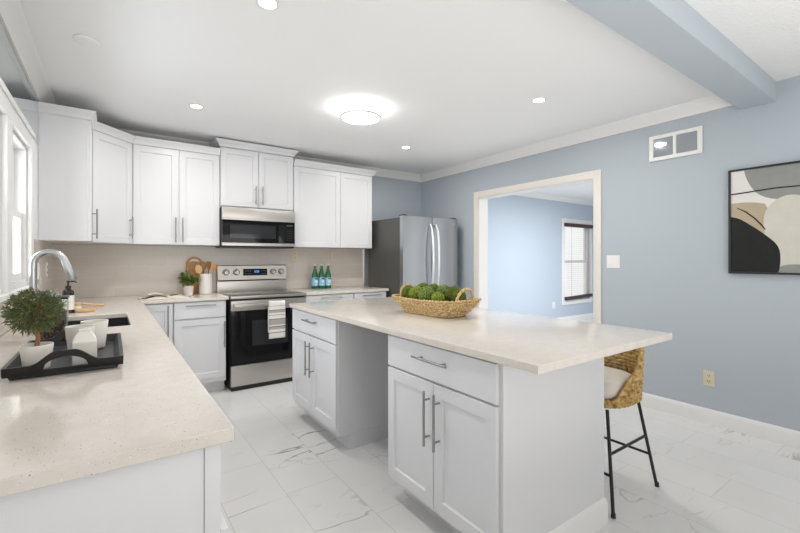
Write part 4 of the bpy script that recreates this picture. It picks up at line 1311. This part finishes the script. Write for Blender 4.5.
def tumbler(x, y, label):
    t = thing('cup', label, 'cup', (x, y, ZT), 0, 'white ceramic cups on the tray')
    link('body', MB().lathe([(0.031, 0), (0.034, 0.003), (0.0445, 0.104), (0.044, 0.106), (0.042, 0.104), (0.033, 0.012), (0.025, 0.008), (0.002, 0.008)], n=36), 'white_ceramic', t)
tumbler(-0.090, 1.880, 'white ceramic cup directly behind the carton vase on the tray')
tumbler(-0.052, 2.005, 'white ceramic cup at the back right of the tray, nearest the sink')
# carton-shaped vase
cv = thing('vase', 'white ceramic vase shaped like a folded milk carton at the tray front', 'vase', (-0.072, 1.735, ZT), math.radians(3))
h_, b_ = 0.074, 0.033
mb = MB()
sq = lambda a, b, z: [(-a, -b, z), (a, -b, z), (a, b, z), (-a, b, z)]
mb.loft([sq(b_, b_, 0), sq(b_, b_, h_), sq(b_ * 0.86, b_ * 0.5, h_ + 0.016), sq(b_ * 0.56, 0.006, h_ + 0.030), sq(b_ * 0.50, 0.0045, h_ + 0.040)])
link('body', mb, 'white_ceramic', cv, 20)
bevel_mod(cv.children[0], 0.003, 2)
# glass canister of coffee beans behind the tray
cn = thing('canister', 'square glass canister full of brown coffee beans behind the topiary', 'canister', (-0.205, 2.32, 0.9155))
link('base', MB().box(-0.052, 0.052, -0.052, 0.052, 0, 0.010, 0.003), 'black_plastic', cn)
mb = MB()
mb.loft([rr(0.050, 0.050, 0.01, 0.0105), rr(0.050, 0.050, 0.01, 0.185)], True, False)
g_ = link('glass_jar', mb, 'clear_glass', cn)
mb = MB(); mb.loft([rr(0.046, 0.046, 0.01, 0.0112), rr(0.046, 0.046, 0.01, 0.128), rr(0.034, 0.034, 0.01, 0.136), rr(0.01, 0.01, 0.004, 0.139)], True)
link('coffee_beans', mb, 'beans', cn)
link('lid', MB().box(-0.053, 0.053, -0.053, 0.053, 0.1855, 0.197, 0.003), 'black_plastic', cn)
link('corner_strip', MB().box(0.0506, 0.0535, -0.0535, -0.0505, 0.011, 0.185), 'chrome', cn)
# little plant behind the canister
def leafy(name, label, loc, pr, ph, mats, n, spread, hgt, ll, lw, potmat='white_ceramic', blossoms=0):
    t = thing(name, label, 'plant', loc)
    link('pot', MB().lathe(pot_profile(pr * 0.78, pr, ph), n=28), potmat, t)
    link('soil', MB().lathe([(pr * 0.8, ph * 0.6), (pr * 0.88, ph * 0.86), (0.002, ph * 0.88)], n=20), 'soil', t)
    mb = MB(); st_ = MB()
    tips = []
    for i in range(n):
        a = random.uniform(0, 2 * PI); rad = spread * random.random() ** 0.6
        tip = Vector((rad * math.cos(a), rad * math.sin(a), ph + hgt * (1 - 0.55 * (rad / spread) ** 2) * random.uniform(0.45, 1)))
        b0 = Vector((0.3 * pr * math.cos(a), 0.3 * pr * math.sin(a), ph * 0.86))
        mid = (b0 + tip) / 2 + Vector((0, 0, 0.012))
        st_.tube([b0, mid, tip], 0.0009, 4)
        tips.append(tip)
        for q in range(6):
            p = b0 + (tip - b0) * random.uniform(0.45, 1.0)
            d = Vector((math.cos(a) + random.gauss(0, .8), math.sin(a) + random.gauss(0, .8), random.gauss(0.3, .5)))
            mb.leaf(p, d, Vector((0, 0, 1)), ll * random.uniform(.7, 1.2), lw * random.uniform(.7, 1.2))
    link('stems', st_, 'stem', t, 0)
    link('leaves', mb, mats, t, 0, False)
    if blossoms:
        mb = MB()
        for i in range(blossoms):
            p = random.choice(tips) + Vector((0, 0, 0.004))
            for q in range(5):
                a = 2 * PI * q / 5
                mb.leaf(p, Vector((math.cos(a), math.sin(a), 0.4)), Vector((0, 0, 1)), 0.012, 0.008)
        link('blossoms', mb, 'leaf_white', t, 0, False)
    return t
leafy('potted_plant', 'low blue-green plant with white blossoms behind the canister by the sink', (-0.238, 2.54, 0.9155), 0.042, 0.105, 'leaf_blue', 54, 0.07, 0.10, 0.026, 0.012, 'white_ceramic', 26)

# soap bottle, scrub board and brush behind the sink
sb = thing('soap_bottle', 'dark soap pump bottle with a white label behind the sink', 'bottle', (-0.232, 3.50, 0.9155))
link('body', MB().lathe([(0.029, 0), (0.032, 0.004), (0.032, 0.135), (0.028, 0.150), (0.014, 0.160), (0.014, 0.166)], n=28), 'bottle_amber', sb)
link('label', MB().lathe([(0.0323, 0.022), (0.0327, 0.022), (0.0327, 0.118), (0.0323, 0.118)], n=28, caps=False), 'label_white', sb)['label'] = 'white wrap label'
pm = link('pump', MB().lathe([(0.0165, 0.1665), (0.0165, 0.180), (0.006, 0.182), (0.006, 0.205), (0.010, 0.206), (0.010, 0.214)], n=18), 'black_plastic', sb)
link('nozzle', MB().tube([(0.0, 0, 0.2095), (0.03, -0.01, 0.2095), (0.045, -0.015, 0.202)], [0.006, 0.005, 0.0035], 10), 'black_plastic', pm)
wd = thing('wooden_dish', 'round wooden soap dish on the counter beside the soap bottle', 'dish', (-0.145, 3.52, 0.9155))
link('dish', MB().lathe([(0.055, 0), (0.06, 0.004), (0.06, 0.018), (0.056, 0.020), (0.05, 0.012), (0.002, 0.011)], n=28), 'wood_pale', wd)
br = thing('dish_brush', 'wooden dish brush lying on the counter behind the sink', 'brush', (-0.20, 3.80, 0.9155), math.radians(10))
link('brush_handle', MB().tube([(0.03, 0, 0.028), (0.08, 0, 0.021), (0.11, 0, 0.015), (0.150, 0, 0.010), (0.160, 0, 0.010)], [0.010, 0.007, 0.0075, 0.0095, 0.006], 10), 'wood_pale', br)
link('brush_head', MB().lathe([(0.024, 0.018), (0.027, 0.022), (0.026, 0.034), (0.018, 0.040)], n=22), 'wood_pale', br)
link('bristles', MB().lathe([(0.026, 0.0), (0.022, 0.0178)], n=22), 'label_white', br)

# ------------------------------------------------------------------ back counter left: magazine, plant, crock, board
mg = thing('open_magazine', 'open magazine lying on the back left counter corner', 'magazine', (0.42, 4.31, 0.9155), math.radians(3))
mb = MB()
def page_prof(s, lay):
    out = []
    for k in range(13):
        t_ = k / 12
        x = s * 0.215 * t_
        z = 0.004 + 0.020 * math.sin(PI * min(1, t_ * 1.25)) ** 0.8 * (1 - 0.3 * t_) * lay + 0.002 * lay
        out.append((x, z))
    return out
for s, lay in ((-1, 1.0), (1, 1.0)):
    top_ = page_prof(s, lay)
    poly = top_ + [(s * 0.215, 0.0008), (s * 0.001, 0.0008)]
    mb.mi = 0
    mb.prism(poly, lambda u, v, t: (u, t, v), -0.105, 0.105)
link('page_blocks', mb, ['page'], mg, 30)
for s, a, b, y0, y1 in ((-1, 0.50, 0.93, -0.085, 0.02), (1, 0.15, 0.45, -0.02, 0.09), (1, 0.55, 0.92, -0.09, -0.01)):
    mb = MB()
    n_ = 8
    lo, hi = [], []
    for k in range(n_ + 1):
        t_ = a + (b - a) * k / n_
        x = s * 0.215 * t_
        z = 0.006 + 0.020 * math.sin(PI * min(1, t_ * 1.25)) ** 0.8 * (1 - 0.3 * t_) + 0.0003
        lo.append((x, z + 0.0004)); hi.append((x, z + 0.0009))
    mb.prism(lo + hi[::-1], lambda u, v, t: (u, t, v), y0, y1)
    link('printed_picture', mb, 'page_print', mg, 30)
# one page lifting
mb = MB()
mb.prism([(0.0, 0.010), (0.04, 0.040), (0.09, 0.050), (0.15, 0.044), (0.15, 0.0448), (0.09, 0.0509), (0.039, 0.0409), (-0.001, 0.0106)], lambda u, v, t: (-u, t, v), -0.105, 0.105)
link('lifted_page', mb, 'page', mg, 40)

leafy('potted_plant', 'small green bushy plant in a white pot left of the utensil crock', (0.628, 4.515, 0.9155), 0.048, 0.095, 'leaf_bright', 62, 0.090, 0.155, 0.044, 0.027)
ck = thing('utensil_crock', 'white ribbed crock holding wooden utensils beside the range', 'crock', (0.795, 4.58, 0.9155))
prof = [(0.058, 0), (0.062, 0.004)]
for k in range(10):
    z = 0.012 + k * 0.0185
    prof += [(0.0635, z), (0.062, z + 0.009)]
prof += [(0.064, 0.204), (0.063, 0.207), (0.058, 0.206), (0.056, 0.02), (0.002, 0.016)]
link('crock', MB().lathe(prof, n=36), 'white_ceramic', ck)
def utensil(label, nm, x, y, lean, kind, mat, h):
    t = thing(nm, label, 'utensil', (0.795 + x, 4.58 + y, 0.9155 + 0.019))
    t.rotation_euler = (lean[0], lean[1], lean[2])
    link('shaft', MB().cyl((0, 0, 0.0), (0, 0, h - 0.07), 0.0065, 0.006, 10), mat, t)
    mb = MB()
    if kind == 'spoon':
        lp = []
        for k in range(12):
            a = PI * k / 11
            lp.append((0.030 * math.sin(a) + 0.004 * (1 - k / 11), -0.045 * math.cos(a)))
        full = [(u, v) for u, v in lp] + [(-u, v) for u, v in lp[::-1]]
        mb.prism(full, lambda u, v, t_: (u, t_ + 0.010 * (v / 0.045) ** 2, h - 0.03 + v), -0.004, 0.005)
    else:
        mb.prism([(-0.010, 0), (0.010, 0), (0.027, 0.05), (0.027, 0.085), (-0.027, 0.085), (-0.022, 0.05)], lambda u, v, t_: (u, t_, h - 0.085 + v), -0.003, 0.003)
    link('head', mb, mat, t, 40)
utensil('dark wooden spoon with a wide round bowl in the crock', 'wooden_spoon', -0.006, 0.026, (-0.05, -0.02, 0.2), 'spoon', 'wood_dark', 0.30)
utensil('tall wooden spatula standing in the middle of the crock', 'wooden_spatula', 0.022, 0.02, (-0.04, 0.07, 0.3), 'spatula', 'wood_dark', 0.315)
utensil('pale wooden spatula leaning to the right in the crock', 'wooden_spatula', 0.03, -0.012, (0.03, 0.16, -0.2), 'spatula', 'wood', 0.30)
utensil('pale wooden spoon leaning to the left in the crock', 'wooden_spoon', -0.016, -0.026, (0.06, -0.24, 0.1), 'spoon', 'wood_pale', 0.275)
# cutting board leaning on the backsplash, rounded top with a slot handle
cb = thing('cutting_board', 'wooden cutting board with arched handle leaning on the tiles behind the plant', 'board', (0.715, 4.688, 0.9155))
cb.rotation_euler = (math.radians(-9), 0, 0)
mb = MB()
out = [(-0.075, 0.0), (0.075, 0.0), (0.075, 0.32)]
for k in range(1, 12):
    a = PI * k / 12
    out.append((0.075 * math.cos(a), 0.32 + 0.066 * math.sin(a)))
out.append((-0.075, 0.32))
mb.prism(out, lambda u, v, t_: (u, t_, v), 0.0, 0.016)
link('board', mb, 'wood', cb, 30)
mb = MB()
sl = []
for k in range(13):
    a = PI * k / 12
    sl.append((0.048 * math.cos(a), 0.325 + 0.040 * math.sin(a)))
for k in range(13):
    a = PI - PI * k / 12
    sl.append((0.048 * math.cos(a), 0.325 + 0.014 * math.sin(a)))
sl = [p for i, p in enumerate(sl) if i == 0 or (abs(p[0] - sl[i - 1][0]) + abs(p[1] - sl[i - 1][1])) > 1e-5]
mb.prism(sl[:-1], lambda u, v, t_: (u, t_, v), -0.0012, -0.0001)
link('handle_slot', mb, 'label_white', cb, 30)

# ------------------------------------------------------------------ three green bottles
def water_bottle(x, y, rot, label):
    t = thing('glass_bottle', label, 'bottle', (x, y, 0.9155), rot, 'green glass bottles by the refrigerator')
    link('glass', MB().lathe([(0.036, 0), (0.0385, 0.004), (0.0385, 0.145), (0.036, 0.168), (0.022, 0.215), (0.0155, 0.245), (0.0145, 0.268), (0.016, 0.270), (0.016, 0.276), (0.0145, 0.278)], n=28), 'bottle_green', t)
    link('cap', MB().lathe([(0.0158, 0.2785), (0.0162, 0.280), (0.0162, 0.294), (0.014, 0.297)], n=20), 'cap_silver', t)['label'] = 'silver screw cap'
    mb = MB()
    mb.lathe([(0.0387, 0.035), (0.0391, 0.035), (0.0391, 0.135), (0.0387, 0.135)], n=28, caps=False)
    lb_ = link('front_label', mb, 'label_blue', t)
    mb = MB()
    def patch(a0, a1, z0, z1, r, mi):
        mb.mi = mi
        n_ = 8
        A = [(r * math.sin(a0 + (a1 - a0) * k / n_), -r * math.cos(a0 + (a1 - a0) * k / n_)) for k in range(n_ + 1)]
        B = [(u * (r + 0.0003) / r, v * (r + 0.0003) / r) for u, v in A]
        mb.prism(A + B[::-1], lambda u, v, t_: (u, v, t_), z0, z1)
    patch(-1.0, 1.0, 0.112, 0.126, 0.0392, 0)
    patch(-0.7, 0.5, 0.070, 0.100, 0.0392, 1)
    patch(0.15, 0.5, 0.078, 0.094, 0.0396, 2)
    patch(-0.9, 0.9, 0.042, 0.050, 0.0392, 1)
    link('print', mb, ['label_navy', 'label_white', 'label_red'], lb_)
    mb = MB()
    n_ = 14
    mb.prism([(0.012 * math.cos(2 * PI * k / n_), 0.015 * math.sin(2 * PI * k / n_) + 0.205) for k in range(n_)], lambda u, v, t_: (u, t_ - 0.0365 + (v - 0.168) * 0.30, v), 0.008, 0.0105)
    link('neck_label', mb, 'label_white', t)
water_bottle(2.02, 4.64, 0.55, 'left one of the three green glass bottles')
water_bottle(2.105, 4.635, 0.5, 'middle one of the three green glass bottles')
water_bottle(2.19, 4.63, 0.45, 'right one of the three green glass bottles, nearest the refrigerator')
